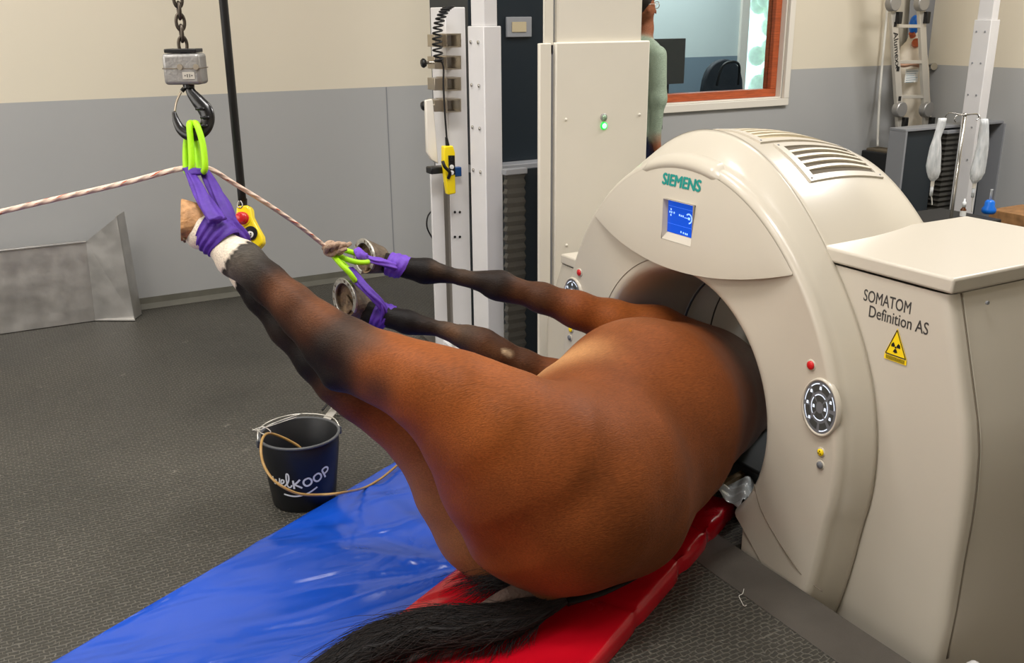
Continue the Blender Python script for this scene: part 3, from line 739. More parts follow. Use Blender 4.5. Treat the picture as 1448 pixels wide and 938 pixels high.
# lower foot panels beside the horse's opening and side boxes
def boxes(sgn, kz=1.0):
    def Y(y): return GY+(y-GY)*sgn
    ft = MB(); arc = [(GY-math.cos(p)*.43, GZ+math.sin(p)*.43) for p in np.radians(np.linspace(-26, -40, 8))]
    arc += [(2.0, .14)]
    poly = [(GX+.008, Y(y), z) for y, z in arc]+[(GX+.008, Y(2.0), -.30), (GX+.008, Y(1.76), -.30), (GX+.008, Y(1.76), .0), (GX+.008, Y(1.82), .05), (GX+.008, Y(1.90), .12)]
    ft.prism(poly, (.30, 0, 0)); ft.build('foot_panel', M['gantry'], sc, bevel=.004)
    prf_ = [(1.357, -.30), (1.357, -.055), (1.350, .10), (1.349, .248), (1.346, .36), (1.348, .452), (1.356, .55), (1.373, .636), (1.425, .805), (1.468, .944)]
    if kz < 1: prf_ = [(y-.03, z*kz if z > 0 else z) for y, z in prf_]
    sp_ = MB(); n1 = len(prf_)
    xsn = [(2.046, .03), (2.048, .012), (2.056, .003), (2.07, 0), (2.735, 0)]
    cols = [(2.044, None)]
    vv = []
    for y, z in prf_:
        vv.append((2.044, Y(1.95), z)); vv.append((2.044, Y(y+.05), z))
        for x, dy in xsn: vv.append((x, Y(y+dy), z))
        vv.append((2.735, Y(2.2), z))
    w_ = len(xsn)+3
    sp_.add(vv, [(i*w_+j, i*w_+j+1, (i+1)*w_+j+1, (i+1)*w_+j) for i in range(n1-1) for j in range(w_-1)])
    side = sp_.build('side_cover', M['gantry_top'], sc, smooth=True); side.data.set_sharp_from_angle(angle=0.7)
    # joint in the side cover and its flute
    MB().tube([(2.088, Y(y-.0006), z) for y, z in prf_[1:]], .0022, n=6, sub=3).build('cover_joint', M['seam'], side, smooth=True)
    MB().tube([(2.094, Y(y-.0010), z) for y, z in prf_[1:]], .0022, n=6, sub=3).build('cover_edge', M['gantry'], side, smooth=True)
    ld = MB(); ld.prism([(2.036, Y(1.455), .950*kz), (2.745, Y(1.455), .950*kz), (2.745, Y(1.95), .950*kz), (2.036, Y(1.95), .950*kz)] , (0, 0, .040))
    ld.build('side_lid', M['gantry_top'], sc, bevel=.007, seg=3)
    sm_ = [(1.957, .245), (1.923, .177), (1.856, .113), (1.747, .050), (1.675, .020)]
    MB().tube([(onface(Y(y), z)-.0002, Y(y), z) for y, z in sm_], .0016, n=6, sub=8).build('skirt_seam', M['seam'], fc, smooth=True)
    return side
sd = boxes(1); boxes(-1, .68)
MB().cyl((2.16, 1.4385, .915), (2.16, 1.444, .915), .005, 10).build('screw', M['grey_metal'], sd)
x_ = 2.0425
for txt, y, z, s_, wdt in (('SOMATOM', 1.725, .869, .046, .153), ('Definition AS', 1.703, .829, .046, .190)):
    tm = text_mb(txt, s_, (x_, y, z), (0, -1, 0), (0, 0, 1), thick=-.0012, bold=.0006)
    k_ = wdt/tm.w; tm.v = [(v[0], y+(v[1]-y)*k_, v[2]) for v in tm.v]; tag(tm.build('model_lettering', M['dark_print'], sd), 'dark grey lettering')
# radiation sign
def tri(c, h, x, m, name, par):
    y, z = c; MB().prism([(x, y+h*.62, z-h*.5), (x, y-h*.62, z-h*.5), (x, y, z+h*.5)], (.0006, 0, 0)).build(name, m, par)
sg = MB().prism([(x_-.0008, 1.6345, .746), (x_-.0008, 1.5635, .746), (x_-.0008, 1.603, .822)], (.0006, 0, 0)).build('warning_sign', M['yellow'], sd)
MB().prism([(x_-.0008, 1.6345, .731), (x_-.0008, 1.5635, .731), (x_-.0008, 1.5635, .7445), (x_-.0008, 1.6345, .7445)], (.0006, 0, 0)).build('warning_strip', M['yellow'], sd)
ol = MB()
V3 = [(1.631, .7475), (1.567, .7475), (1.603, .8175)]
for i in range(3):
    a_, b_ = V3[i], V3[(i+1) % 3]; ol.beam((x_-.0012, *a_), (x_-.0012, *b_), .0022, .0008, up=(1, 0, 0))
for k in range(5): ol.beam((x_-.0012, 1.629, .734+k*.0021), (x_-.0012, 1.569, .734+k*.0021), .0007, .0006, up=(1, 0, 0))
for k in range(3):
    c0_ = math.radians(90+120*k+180); cc = (1.6015, .770)
    pl = [(x_-.0016, cc[0]+math.cos(c0_+t)*r_, cc[1]+math.sin(c0_+t)*r_) for t, r_ in [(-.5, .005), (-.5, .0145), (0, .0155), (.5, .0145), (.5, .005)]]
    ol.prism(pl, (.0006, 0, 0))
ol.ell((x_-.0014, 1.6015, .770), (.0008, .003, .003), 10, 6)
ol.build('warning_trefoil', M['black'], sg)
# control panels and buttons on the front cover
def panel(yc, zc_, lab):
    x = GX-.003; a_, b_ = .060, .077
    def E(ra, rb, n, xx, dy=0, dz=0): return [(xx, yc+dy+ra*math.cos(2*math.pi*k/n), zc_+dz+rb*math.sin(2*math.pi*k/n)) for k in range(n)]
    n = 48; rg = MB(); rg.v = E(a_+.007, b_+.008, n, x+.012, 0, -.001)+E(a_+.005, b_+.006, n, x-.003, 0, -.001)+E(a_, b_, n, x-.003)+E(a_-.003, b_-.003, n, x+.004)
    rg.f = [(i*n+k, i*n+(k+1) % n, (i+1)*n+(k+1) % n, (i+1)*n+k) for i in range(3) for k in range(n)]
    ro = rg.build('panel_ring', M['gantry'], fc, smooth=True)
    MB().prism(E(a_-.001, b_-.001, n, x-.001), (.006, 0, 0)).build('control_panel', M['grey_panel'], fc)
    lit = MB(); gry = MB()
    def seg(r0, r1, t0, t1, mb, lift=.0022):
        m_ = 6; P0 = []
        for r_ in (r0, r1):
            for i in range(m_+1):
                t = t0+(t1-t0)*i/m_; P0.append((x-lift, yc-r_*a_*math.cos(t), zc_+r_*b_*math.sin(t)))
        mb.add(P0, [(i, i+1, m_+1+i+1, m_+1+i) for i in range(m_)])
    for k in range(8):
        t0 = k*math.pi/4+.12; t1 = t0+math.pi/4-.2
        seg(.60, .86, t0, t1, gry, .0016)
        if k in (0, 1, 2, 3, 4, 6): seg(.86, .90, t0, t1, lit)
    for k in range(4):
        t0 = k*math.pi/2+.9; t1 = t0+math.pi/2-.2
        seg(.22, .46, t0, t1, gry, .0016); seg(.46, .50, t0, t1, lit)
    for k, (ra, t) in enumerate([(.72, .5), (.72, 1.6), (.74, 2.4), (.72, 3.1), (.74, 3.9), (.34, 3.2), (.34, 0), (.72, 5.9)]):
        lit.add([(x-.0026, yc-(ra*math.cos(t))*a_+dy, zc_+ra*math.sin(t)*b_+dz) for dy, dz in ((-.004, -.004), (.004, -.004), (.003, .005), (-.003, .005))], [(0, 1, 2, 3)])
    gry.build('panel_keys', M['ring'], fc); lit.build('lit_key_edges', M['button_lit'], fc)
panel(1.728, .580, 0); panel(2.982, .580, 1)
def button(y, z, m, r=.0125, name='push_button'):
    x = onface(y, z)
    MB().lathe([(r+.005, 0), (r+.004, .003), (r, .003)], (x+.001, y, z), (-1, 0, 0), 20).build('button_bezel', M['gantry'], fc, smooth=True)
    MB().lathe([(r, 0), (r, .005), (r*.8, .007), (0.0005, .0075)], (x, y, z), (-1, 0, 0), 20).build(name, m, fc, smooth=True)
    return x
button(1.778, .686, M['red_button']); xb_ = button(1.713, .450, M['yellow'], .0105); button(1.711, .412, M['grey_panel'], .0105)
tr = MB()
for k in range(3):
    a_ = math.radians(90+120*k); tr.ell((xb_-.0078, 1.713+.0045*math.cos(a_), .450+.0045*math.sin(a_)), (.0006, .0022, .0022), 8, 5)
tr.build('button_symbol', M['black'], fc)
button(2.945, .690, M['red_button']); button(3.0, .45, M['yellow'], .0105); button(3.007, .415, M['grey_panel'], .0105)
# patient table inside the bore
pt = empty('scanner_table', (2.7, 2.4, -.30), 'dark grey scanner table under the horse inside the bore', 'table')
MB().box((2.16, 2.04, .04), (3.2, 2.66, .13)).build('tabletop', M['table_black'], pt, bevel=.01)
MB().box((2.9, 2.2, -.30), (3.1, 2.54, .04)).build('pedestal', M['table_black'], pt)
lt = MB().beam(ZP(1012, 690, .09)+np.array([0, 0, .0]), ZP(1085, 652, .10), .022, .014); tag(lt.build('wooden_lath', M['lath']), 'thin wooden lath across the scanner table beside the horse', 'wood strip')
fm_ = MB(); nn = 26; a0, a1, b0, b1 = ZP(1000, 690, .085), ZP(1085, 655, .10), ZP(1046, 716, .085), ZP(1075, 690, .09)
for i in range(nn):
    for j in range(nn):
        u, v = i/(nn-1), j/(nn-1); p = (a0*(1-u)+a1*u)*(1-v)+(b0*(1-u)+b1*u)*v
        fm_.v.append(tuple(p+np.array([0, 0, .012*math.sin(9*u+6*v)+.006*math.sin(23*u-14*v)])))
fm_.f = [(i*nn+j, i*nn+j+1, (i+1)*nn+j+1, (i+1)*nn+j) for i in range(nn-1) for j in range(nn-1)]
o_ = fm_.build('plastic_sheet', M['film'], smooth=True); sm = o_.modifiers.new('t', 'SOLIDIFY'); sm.thickness = .001
tag(o_, 'crumpled silvery plastic sheet between the red mat and the scanner bore', 'plastic sheet')
# ================================================================== MATS
EU = np.array([.882, .471, 0]); EN = np.array([-.471, .882, 0])
def mat_pad(name, n0, n1, u0, u1, th, m, hfun, label, rnd=.02):
    nu, nv = 150, 44; mb = MB()
    us = np.linspace(u0, u1, nu); ks = [0.0, .0, .15, .5, 1.0]
    inn = np.linspace(n0+rnd, n1-rnd, nv)
    secs = [(n0, 0.001), (n0-.001, th*.25), (n0, th*.6), (n0+rnd*.3, th*.9)]
    for u in us:
        e = min(1, (u1-u)/rnd, (u-u0)/rnd); e = math.sqrt(max(0, 1-(1-max(e, 0))**2))
        row = []
        for n_, z in secs: row.append((n_+hfun(u, n_, 1), z*e+.001))
        for n_ in inn: row.append((n_, max(.002, th*e+hfun(u, n_, 0)*e)))
        for n_, z in secs[::-1]: row.append((n1-(n_-n0)+hfun(u, n1, 1)*0, z*e+.001))
        for n_, z in row:
            p = EU*u+EN*n_; mb.v.append((p[0], p[1], z))
    w = len(row)
    mb.f = [(i*w+j, i*w+j+1, (i+1)*w+j+1, (i+1)*w+j) for i in range(nu-1) for j in range(w-1)]
    mb.f += [tuple(range(w)), tuple((nu-1)*w+j for j in range(w)), ]
    mb.f += [(i*w, (i+1)*w, (i+1)*w+w-1, i*w+w-1) for i in range(nu-1)]
    o = mb.build(name, m, smooth=True); o.data.set_sharp_from_angle(angle=1.2)
    return tag(o, label, 'mat')
def gs(x, s): return math.exp(-(x/s)**2)
def red_h(u, n, edge):
    if edge: return .012*gs(u-2.40, .03)+.010*gs(u-2.62, .025)+.006*gs(u-2.09, .02)
    d = .97-n
    z = -.016*gs(u-2.40-.3*(n-.94), .02)-.020*gs(u-2.60-.5*(n-.94), .022)-.010*gs(u-2.09, .012)*gs(n-.94, .12)
    z += .004*math.sin(9*u+7*n)*math.sin(5*n+2*u)+.007*gs((u-1.75)+.55*(n-1.0), .05)-.006*gs((u-1.62)+.6*(n-1.0), .05)
    return z
def blue_h(u, n, edge):
    if edge: return 0
    z = 0
    uc, nc = 2.09, 1.49                      # folds fan out from the corner of the seam
    du, dn = u-uc, n-nc; r = math.hypot(du, dn); a_ = math.atan2(dn, du)
    f = min(1, r/.18)*math.exp(-r/1.4)
    for k, (a0, w, h) in enumerate([(1.25, .07, .012), (1.62, .05, -.010), (1.95, .06, .012), (2.35, .07, -.010), (2.62, .05, .012), (2.85, .06, -.009)]):
        z += h*f*gs(a_-a0, w+.02)
    z += .003*math.sin(6*u+4*n)+.002*math.sin(13*u-9*n)
    return z
mat_pad('blue_mat', 1.497, 2.160, .15, 2.83, .022, M['blue_vinyl'], blue_h, 'thin glossy blue vinyl floor mat left of the red mat', .012)
mat_pad('red_mat', .945, 1.500, .15, 2.85, .058, M['red_vinyl'], red_h, 'thick glossy red vinyl mat under the horse', .018)

# ================================================================== THE HORSE
horse = empty('horse', (1.35, 2.05, 0.06), 'bay horse lying on its back with its legs tied, half inside the scanner', 'horse')
BAY = (122, 65, 29); DEEP = (86, 45, 22); RED = (138, 75, 32); TAN = (206, 152, 100); INN = (138, 90, 55); DK = (38, 29, 24); BK = (24, 20, 19); MIX = (78, 48, 30); SOCK = (226, 212, 192); GRY = (72, 56, 44)
S = SDF((.35, 1.35, .02), (2.95, 3.35, 1.25), .0100)
# trunk
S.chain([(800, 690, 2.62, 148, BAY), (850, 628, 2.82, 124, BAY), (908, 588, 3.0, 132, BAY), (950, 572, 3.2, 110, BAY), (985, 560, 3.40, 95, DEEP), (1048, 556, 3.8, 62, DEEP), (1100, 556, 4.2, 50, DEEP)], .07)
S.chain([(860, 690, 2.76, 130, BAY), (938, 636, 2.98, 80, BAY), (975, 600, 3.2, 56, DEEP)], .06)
# point of the hip and the flank ridge
S.chain([(938, 598, 2.83, 20, BAY), (968, 650, 2.80, 26, BAY), (975, 690, 2.86, 22, BAY)], .05)
# near hind quarter
A = S.layer()
S.chain([(840, 665, 2.66, 128, BAY), (765, 645, 2.50, 104, BAY), (695, 603, 2.44, 77, RED), (640, 560, 2.42, 61, RED), (590, 537, 2.41, 49, RED), (540, 515, 2.42, 41, RED), (500, 497, 2.44, 37, MIX)], .05, A)
S.chain([(752, 712, 2.57, 113, BAY), (712, 668, 2.50, 92, BAY), (668, 618, 2.45, 66, BAY), (606, 566, 2.43, 42, BAY), (545, 540, 2.43, 26, MIX), (478, 532, 2.45, 19, BK)], .05, A)
S.chain([(790, 735, 2.62, 101, BAY), (850, 715, 2.72, 100, BAY)], .05, A)
S.chain([(730, 560, 2.44, 28, RED), (690, 545, 2.44, 24, RED)], .06, A)
# near hock, cannon, fetlock
S.chain([(500, 490, 2.45, 36, MIX), (478, 482, 2.45, 36, BK), (448, 458, 2.46, 30, MIX), (415, 428, 2.47, 25, MIX), (380, 398, 2.48, 23, DK), (350, 372, 2.49, 24, BK)], .03, A)
S.chain([(475, 530, 2.45, 21, BK), (450, 500, 2.46, 17, BK), (415, 460, 2.47, 13, DK), (375, 415, 2.48, 12, BK), (352, 392, 2.49, 15, BK)], .025, A)
S.chain([(350, 372, 2.49, 25, BK), (342, 368, 2.49, 25, BK), (340, 367, 2.49, 25, SOCK), (334, 364, 2.49, 24, SOCK), (318, 351, 2.50, 20, SOCK), (302, 336, 2.50, 19, SOCK), (289, 328, 2.50, 22, SOCK)], .02, A)
S.chain([(326, 366, 2.49, 20, SOCK), (321, 374, 2.49, 13, SOCK)], .02, A)
S.chain([(291, 322, 2.50, 20, SOCK), (279, 336, 2.50, 17, SOCK)], .015, A)
S.merge(A, .022)
# off hind leg
B = S.layer()
S.chain([(760, 745, 2.78, 76, BAY), (715, 758, 2.80, 70, INN), (684, 738, 2.79, 68, INN), (645, 690, 2.76, 56, INN), (618, 640, 2.72, 50, INN), (585, 605, 2.69, 45, BAY), (545, 580, 2.66, 37, BAY), (505, 560, 2.63, 30, DEEP), (475, 543, 2.61, 27, MIX)], .045, B)
S.chain([(760, 700, 2.80, 80, INN), (690, 660, 2.76, 70, INN), (640, 610, 2.72, 45, INN)], .05, B)
S.chain([(474, 540, 2.61, 27, DK), (446, 512, 2.61, 25, BK), (405, 466, 2.61, 22, DK), (368, 420, 2.61, 20, BK), (349, 392, 2.61, 19, BK), (334, 370, 2.61, 17, BK), (312, 348, 2.61, 16, SOCK)], .03, B)
S.merge(B, .018)
# forelegs
Cc = S.layer()
S.chain([(540, 370, 3.24, 15, DK), (557, 375, 3.22, 12, BK), (580, 380, 3.22, 13, BK), (604, 383, 3.22, 16, BK), (630, 388, 3.23, 10, DK), (655, 393, 3.24, 9.5, GRY), (680, 398, 3.25, 12, DK), (704, 404, 3.26, 18.5, DK), (728, 411, 3.27, 16, MIX), (765, 421, 3.29, 20, MIX), (815, 438, 3.31, 25, BAY), (865, 456, 3.34, 31, RED), (925, 478, 3.38, 45, BAY), (985, 506, 3.45, 50, BAY)], .03, Cc)
S.chain([(612, 391, 3.22, 8, BK), (598, 390, 3.22, 10, BK)], .02, Cc)
S.chain([(690, 396, 3.25, 11, DK), (712, 397, 3.26, 13, DK)], .02, Cc); S.chain([(694, 412, 3.25, 9, DK), (716, 416, 3.27, 10, DK)], .02, Cc)
S.chain([(640, 391, 3.23, 6, DK), (680, 402, 3.25, 7, DK)], .015, Cc)
S.merge(Cc, .014)
Dd = S.layer()
S.chain([(508, 436, 3.10, 15, DK), (528, 444, 3.09, 13, BK), (552, 449, 3.08, 13, BK), (577, 455, 3.08, 14.5, BK), (602, 461, 3.08, 10.5, DK), (632, 468, 3.09, 10.5, GRY), (655, 477, 3.10, 14, GRY), (680, 487, 3.11, 20, MIX), (706, 499, 3.12, 18.5, MIX), (740, 516, 3.14, 20, MIX), (785, 538, 3.17, 28, BAY), (850, 560, 3.2, 40, BAY)], .03, Dd)
S.chain([(572, 462, 3.08, 9, BK), (588, 464, 3.08, 8, BK)], .02, Dd)
S.chain([(662, 470, 3.10, 10, GRY), (690, 480, 3.11, 12, DK)], .02, Dd)
S.chain([(700, 490, 3.11, 12, DK), (720, 500, 3.12, 9, DK)], .02, Dd)
S.merge(Dd, .02)
# genital / perineal region, dark dock
S.cone(D(716, 800, 2.70), D(752, 822, 2.64), .022, .028, lin(GRY), lin(GRY), .03)
S.carve(D(728, 806, 2.60), D(742, 816, 2.60), .012, .012, .012)
S.cone(D(760, 815, 2.66), D(775, 842, 2.58), .05, .032, lin(GRY), lin(GRY), .03)
# coat patches
for p, r, c, a_ in [((790, 545, 2.86), .13, TAN, .9), ((825, 530, 2.84), .11, TAN, .7), ((840, 545, 2.8), .10, (176, 122, 76), .5), ((900, 480, 2.95), .14, (150, 88, 48), .5),
                    ((722, 500, 3.07), .014, (220, 196, 160), .95), ((714, 497, 3.07), .010, (220, 196, 160), .8),
                    ((490, 470, 2.38), .060, (66, 50, 40), .8), ((520, 480, 2.37), .05, (80, 56, 42), .7), ((455, 440, 2.42), .05, (120, 72, 42), .6), ((400, 410, 2.44), .05, (112, 70, 44), .6), ((480, 530, 2.38), .07, BK, .8), ((540, 545, 2.37), .05, (58, 44, 38), .8), ((600, 590, 2.4), .04, DEEP, .6),
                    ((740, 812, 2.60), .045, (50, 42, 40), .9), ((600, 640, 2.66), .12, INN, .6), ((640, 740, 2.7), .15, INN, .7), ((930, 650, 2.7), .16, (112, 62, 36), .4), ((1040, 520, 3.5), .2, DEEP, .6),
                    ((620, 375, 3.18), .03, (96, 74, 56), .5), ((640, 470, 3.05), .03, (112, 78, 52), .5), ((690, 500, 3.08), .04, (110, 76, 50), .5)]:
    S.dabs.append((D(*p), r, c, a_))
S.splits.append((D(339, 366, 2.50), D(380, 398, 2.48)-D(318, 352, 2.50), .15, SOCK, BK, .07))
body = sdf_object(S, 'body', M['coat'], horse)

def hoof(sole_px, cor_px, N, T, r_s, r_c, m, shoe, name_label, toe=1.25, heel=.9, w=.92):
    Sc, Cc_ = D(*sole_px), D(*cor_px)
    N = cam_dir(N); T = cam_dir(T); T = T-N*(T@N); T /= np.linalg.norm(T); Bn = np.cross(N, T)
    n = 40; mb = MB(); ax = Cc_-Sc
    def outline(rad, c, k=1.0):
        o = []
        for i in range(n):
            a_ = 2*math.pi*i/n; ca, sa = math.cos(a_), math.sin(a_)
            rr = rad*((toe if ca > 0 else heel)); o.append(c+T*ca*rr*k+Bn*sa*rad*w*k*(1 if ca > -.6 else .9))
        return o
    rings = []
    for t in (-.04, .02, .25, .5, .75, .92, 1.0, 1.12):
        rad = (r_s+(r_c-r_s)*t)*(.95 if t < 0 else 1); c = Sc+ax*t-T*0.10*r_s*t*0; 
        rings.append(outline(rad*(1 if t <= 1 else .85), c, 1))
    for rg in rings: mb.v += [tuple(p) for p in rg]
    mb.f = [(i*n+k, i*n+(k+1) % n, (i+1)*n+(k+1) % n, (i+1)*n+k) for i in range(len(rings)-1) for k in range(n)]
    mb.f.append(tuple(range((len(rings)-1)*n, len(rings)*n)))
    h = mb.build('hoof', m, horse, smooth=True); h.data.set_sharp_from_angle(angle=.8); h['label'] = name_label
    # sole with frog
    sb_ = MB(); o0 = outline(r_s*.955, Sc-ax*.04); o1 = outline(r_s*.93, Sc+N*.0005); o2 = outline(r_s*.80, Sc-N*.010)
    cen = Sc-N*.014; sb_.v = [tuple(p) for p in o0+o1+o2]+[tuple(cen)]
    sb_.f = [(i*n+k, i*n+(k+1) % n, (i+1)*n+(k+1) % n, (i+1)*n+k) for i in range(2) for k in range(n)]+[(2*n+k, 2*n+(k+1) % n, 3*n) for k in range(n)]
    sb_.build('sole', M['sole'], h, smooth=True)
    fg = MB(); f0 = Sc-N*.012
    fg.prism([f0+T*r_s*.35, f0-T*r_s*.80+Bn*r_s*.45, f0-T*r_s*.55, f0-T*r_s*.80-Bn*r_s*.45], N*.010)
    fg.build('frog', M['sole'], h, bevel=.004)
    if shoe:
        sh = MB(); m_ = 34; vv = []
        for i in range(m_+1):
            a_ = math.radians(-148+296*i/m_); ca, sa = math.cos(a_), math.sin(a_)
            for k, z in ((1.02, .001), (1.02, .009), (.76, .009), (.76, .001)):
                rr = r_s*(toe if ca > 0 else heel*1.05); vv.append(Sc+N*z+(T*ca*rr*(k if k > 1 else k*1.02)+Bn*sa*r_s*w*k))
        sh.v = [tuple(p) for p in vv]; sh.f = [(i*4+k, i*4+(k+1) % 4, (i+1)*4+(k+1) % 4, (i+1)*4+k) for i in range(m_) for k in range(4)]+[(0, 1, 2, 3), (m_*4, m_*4+1, m_*4+2, m_*4+3)]
        so = sh.build('horseshoe', M['shoe'], h, bevel=.0015)
        for a_ in (-95, -72, -50, -30, 30, 50, 72, 95):
            a_ = math.radians(a_); ca, sa = math.cos(a_), math.sin(a_); rr = r_s*(toe if ca > 0 else heel)
            p = Sc+N*.0092+T*ca*rr*.9+Bn*sa*r_s*w*.9; MB().obox(p, T*.004, Bn*.002, N*.0012).build('nail_head', M['hoof_dark'], so)
    return h
hoof((517, 366, 3.19), (541, 370, 3.26), (-.66, .05, -.75), (-.25, -1, .1), .056, .044, M['hoof_dark'], True, 'dark shod hoof with steel horseshoe', toe=1.2)
hoof((490, 425, 3.06), (517, 439, 3.13), (-.66, .12, -.74), (-.22, -1, .15), .061, .048, M['hoof_dark'], True, 'dark shod hoof with steel horseshoe', toe=1.18)
hoof((257, 320, 2.49), (286, 319, 2.50), (-.95, .0, -.30), (.12, -1, .1), .052, .040, M['hoof_tan'], False, 'pale unshod hoof', toe=1.38, heel=.75, w=.8)
hoof((290, 338, 2.66), (310, 345, 2.63), (-.97, .15, .1), (.06, -1, .2), .052, .042, M['hoof_tan'], False, 'pale unshod hoof', toe=1.05, heel=.75, w=.8)

# tail: dock, hair mass, loose strands
tb = MB()
tb.tube([D(768, 838, 2.60), D(735, 838, 2.585), D(705, 850, 2.575), D(670, 868, 2.57)], [.030, .026, .020, .012], n=14, ridge=4, rid_amp=.08)
dock = tb.build('tail_dock', M['dock'], horse, smooth=True); dock['label'] = 'bare greyish skin of the tail root'
path = [D(800, 846, 2.56), D(752, 864, 2.545), D(700, 880, 2.50), D(640, 885, 2.47), D(585, 893, 2.45), D(535, 908, 2.42), D(492, 930, 2.38), D(440, 962, 2.33)]
hm = MB(); hm.tube(path, [.018, .046, .058, .062, .060, .055, .045, .035], n=40, ridge=9, rid_amp=.10, flat=.55, sub=10, twist=.6)
for i, v in enumerate(hm.v): hm.v[i] = (v[0], v[1], max(v[2], .066))
tl = hm.build('tail', M['tail'], horse, smooth=True)
P = catmull(path, 12); Tn = np.gradient(P, axis=0); Tn /= np.linalg.norm(Tn, axis=1)[:, None]
def strands(n, r0, wid, m, name, ext=0.0, seed=1, s0=0.0, s1=1.0):
    rg = np.random.RandomState(seed); cu = bpy.data.curves.new(name, 'CURVE'); cu.dimensions = '3D'; cu.bevel_depth = r0; cu.bevel_resolution = 0; cu.resolution_u = 3
    off = np.array(world_off(tl))
    L_ = len(P); rad = np.interp(np.linspace(0, 1, L_), np.linspace(0, 1, 8), [.018, .046, .058, .062, .060, .055, .045, .035])
    for k in range(n):
        a0 = rg.uniform(s0, s1-.25); ln_ = rg.uniform(.25, .6); th = rg.uniform(0, 2*math.pi); dth = rg.normal(0, 1.0); rr = wid*rg.uniform(.80, 1.08)
        pts = []; wav = rg.uniform(0, 6); fly = rg.exponential(.35)*ext
        for j in range(9):
            s = min(a0+ln_*j/8, 1.0); q = s*(L_-1); i = min(int(q), L_-2); f = q-i
            c = P[i]*(1-f)+P[i+1]*f; t = Tn[i]; u = np.cross(t, [0, 0, 1.]); u /= np.linalg.norm(u); w_ = np.cross(u, t)
            r_ = (rad[i]*(1-f)+rad[i+1]*f)*rr; a_ = th+dth*j/8+.35*math.sin(j*.9+wav)
            o = u*math.cos(a_)*r_*(1+fly*(j/8)**2*1.6)+w_*math.sin(a_)*r_*.58
            p = c+o+rg.normal(0, .0012, 3); p[2] = max(p[2], .064+.002*rg.rand())
            pts.append(p-off)
        sp = cu.splines.new('POLY'); sp.points.add(len(pts)-1)
        for j, p in enumerate(pts): sp.points[j].co = (*p, 1); sp.points[j].radius = 1.0 if j < 6 else (9-j)/4+.1
    cu.materials.append(m); o = bpy.data.objects.new(name, cu); COL.objects.link(o); o.parent = tl; o['kind'] = 'stuff'; return o
strands(1500, .0010, 1.0, M['tail'], 'tail_hair', .25, 1)
strands(500, .0008, 1.03, M['tail_edge'], 'tail_hair', .8, 5)
# wisps beside the tail root
cu = bpy.data.curves.new('tail_wisps', 'CURVE'); cu.dimensions = '3D'; cu.bevel_depth = .0011; cu.bevel_resolution = 0
off = np.array(world_off(tl)); rg = np.random.RandomState(3)
for k in range(330):
    a0 = D(745+rg.uniform(-12, 25), 822+rg.uniform(-4, 18), 2.60); spread = rg.uniform(0, 1)
    e = ZP(648+rg.normal(18, 26)+spread*20, 812+spread*44+rg.normal(0, 3), .068); mid = (a0+e)/2+np.array([0, 0, .03+.01*rg.rand()])+rg.normal(0, .006, 3)
    pts = catmull([a0, mid, e], 4); sp = cu.splines.new('POLY'); sp.points.add(len(pts)-1)
    for j, p in enumerate(pts): p[2] = max(p[2], .064); sp.points[j].co = (*(p-off), 1); sp.points[j].radius = 1-.8*j/len(pts)
for k in range(260):
    s = rg.uniform(.1, .75); i = int(s*(len(P)-1)); u = np.cross(Tn[i], [0, 0, 1.]); u /= np.linalg.norm(u)
    if u[1] > 0: u = -u
    a0 = P[i]+u*.04+np.array([0, 0, -.01]); e = a0+u*rg.uniform(.01, .05)+Tn[i]*rg.uniform(.03, .10)
    a0[2] = max(a0[2], .07); e[2] = .064
    pts = catmull([a0, (a0+e)/2+rg.normal(0, .004, 3)+Tn[i]*.01, e], 4); sp = cu.splines.new('POLY'); sp.points.add(len(pts)-1)
    for j, p in enumerate(pts): p[2] = max(p[2], .063); sp.points[j].co = (*(p-off), 1); sp.points[j].radius = 1-.8*j/len(pts)
cu.materials.append(M['tail']); o = bpy.data.objects.new('tail_wisps', cu); COL.objects.link(o); o.parent = tl; o['kind'] = 'stuff'
# a second bundle of hair passing under the rump to the right
ub = MB(); ub.tube([D(800, 850, 2.57), D(850, 838, 2.62), D(900, 818, 2.68)], [.02, .014, .004], n=14, ridge=5, flat=.5)
for i, v in enumerate(ub.v): ub.v[i] = (v[0], v[1], max(v[2], .062))
ub.build('tail_lock', M['tail'], tl, smooth=True)

# ================================================================== SLINGS, LOOPS, ROPES, HOIST
def ring_pts(c, ax, ru, rv, up, n=16, skew=0.0):
    ax = np.array(ax, float); ax /= np.linalg.norm(ax); u = np.array(up, float); u -= ax*(u@ax); u /= np.linalg.norm(u); w = np.cross(ax, u)
    return [c+u*math.cos(a_)*ru+w*math.sin(a_)*rv+ax*skew*math.cos(a_) for a_ in np.linspace(0, 2*math.pi, n+1)[:-1]]
def band(mb, c, ax, ru, rv, up, width, n=40, folds=5, amp=.0022, skew=0.0, th=.004):
    ax = np.array(ax, float); ax /= np.linalg.norm(ax); u = np.array(up, float); u -= ax*(u@ax); u /= np.linalg.norm(u); w = np.cross(ax, u)
    m_ = 16; b = len(mb.v); c = np.array(c, float)
    for i in range(n):
        a_ = 2*math.pi*i/n
        for j in range(m_+1):
            s = j/m_-.5; e = math.cos(s*math.pi)**.5 if abs(s) < .5 else 0
            r = th*e+amp*math.sin(folds*2*math.pi*(j/m_)+1.3*math.sin(2*a_+folds))
            mb.v.append(tuple(c+u*math.cos(a_)*(ru+r)+w*math.sin(a_)*(rv+r)+ax*(s*width*(1+.25*math.sin(a_+1))+skew*math.cos(a_))))
    mb.f += [(b+i*(m_+1)+j, b+i*(m_+1)+j+1, b+((i+1) % n)*(m_+1)+j+1, b+((i+1) % n)*(m_+1)+j) for i in range(n) for j in range(m_)]
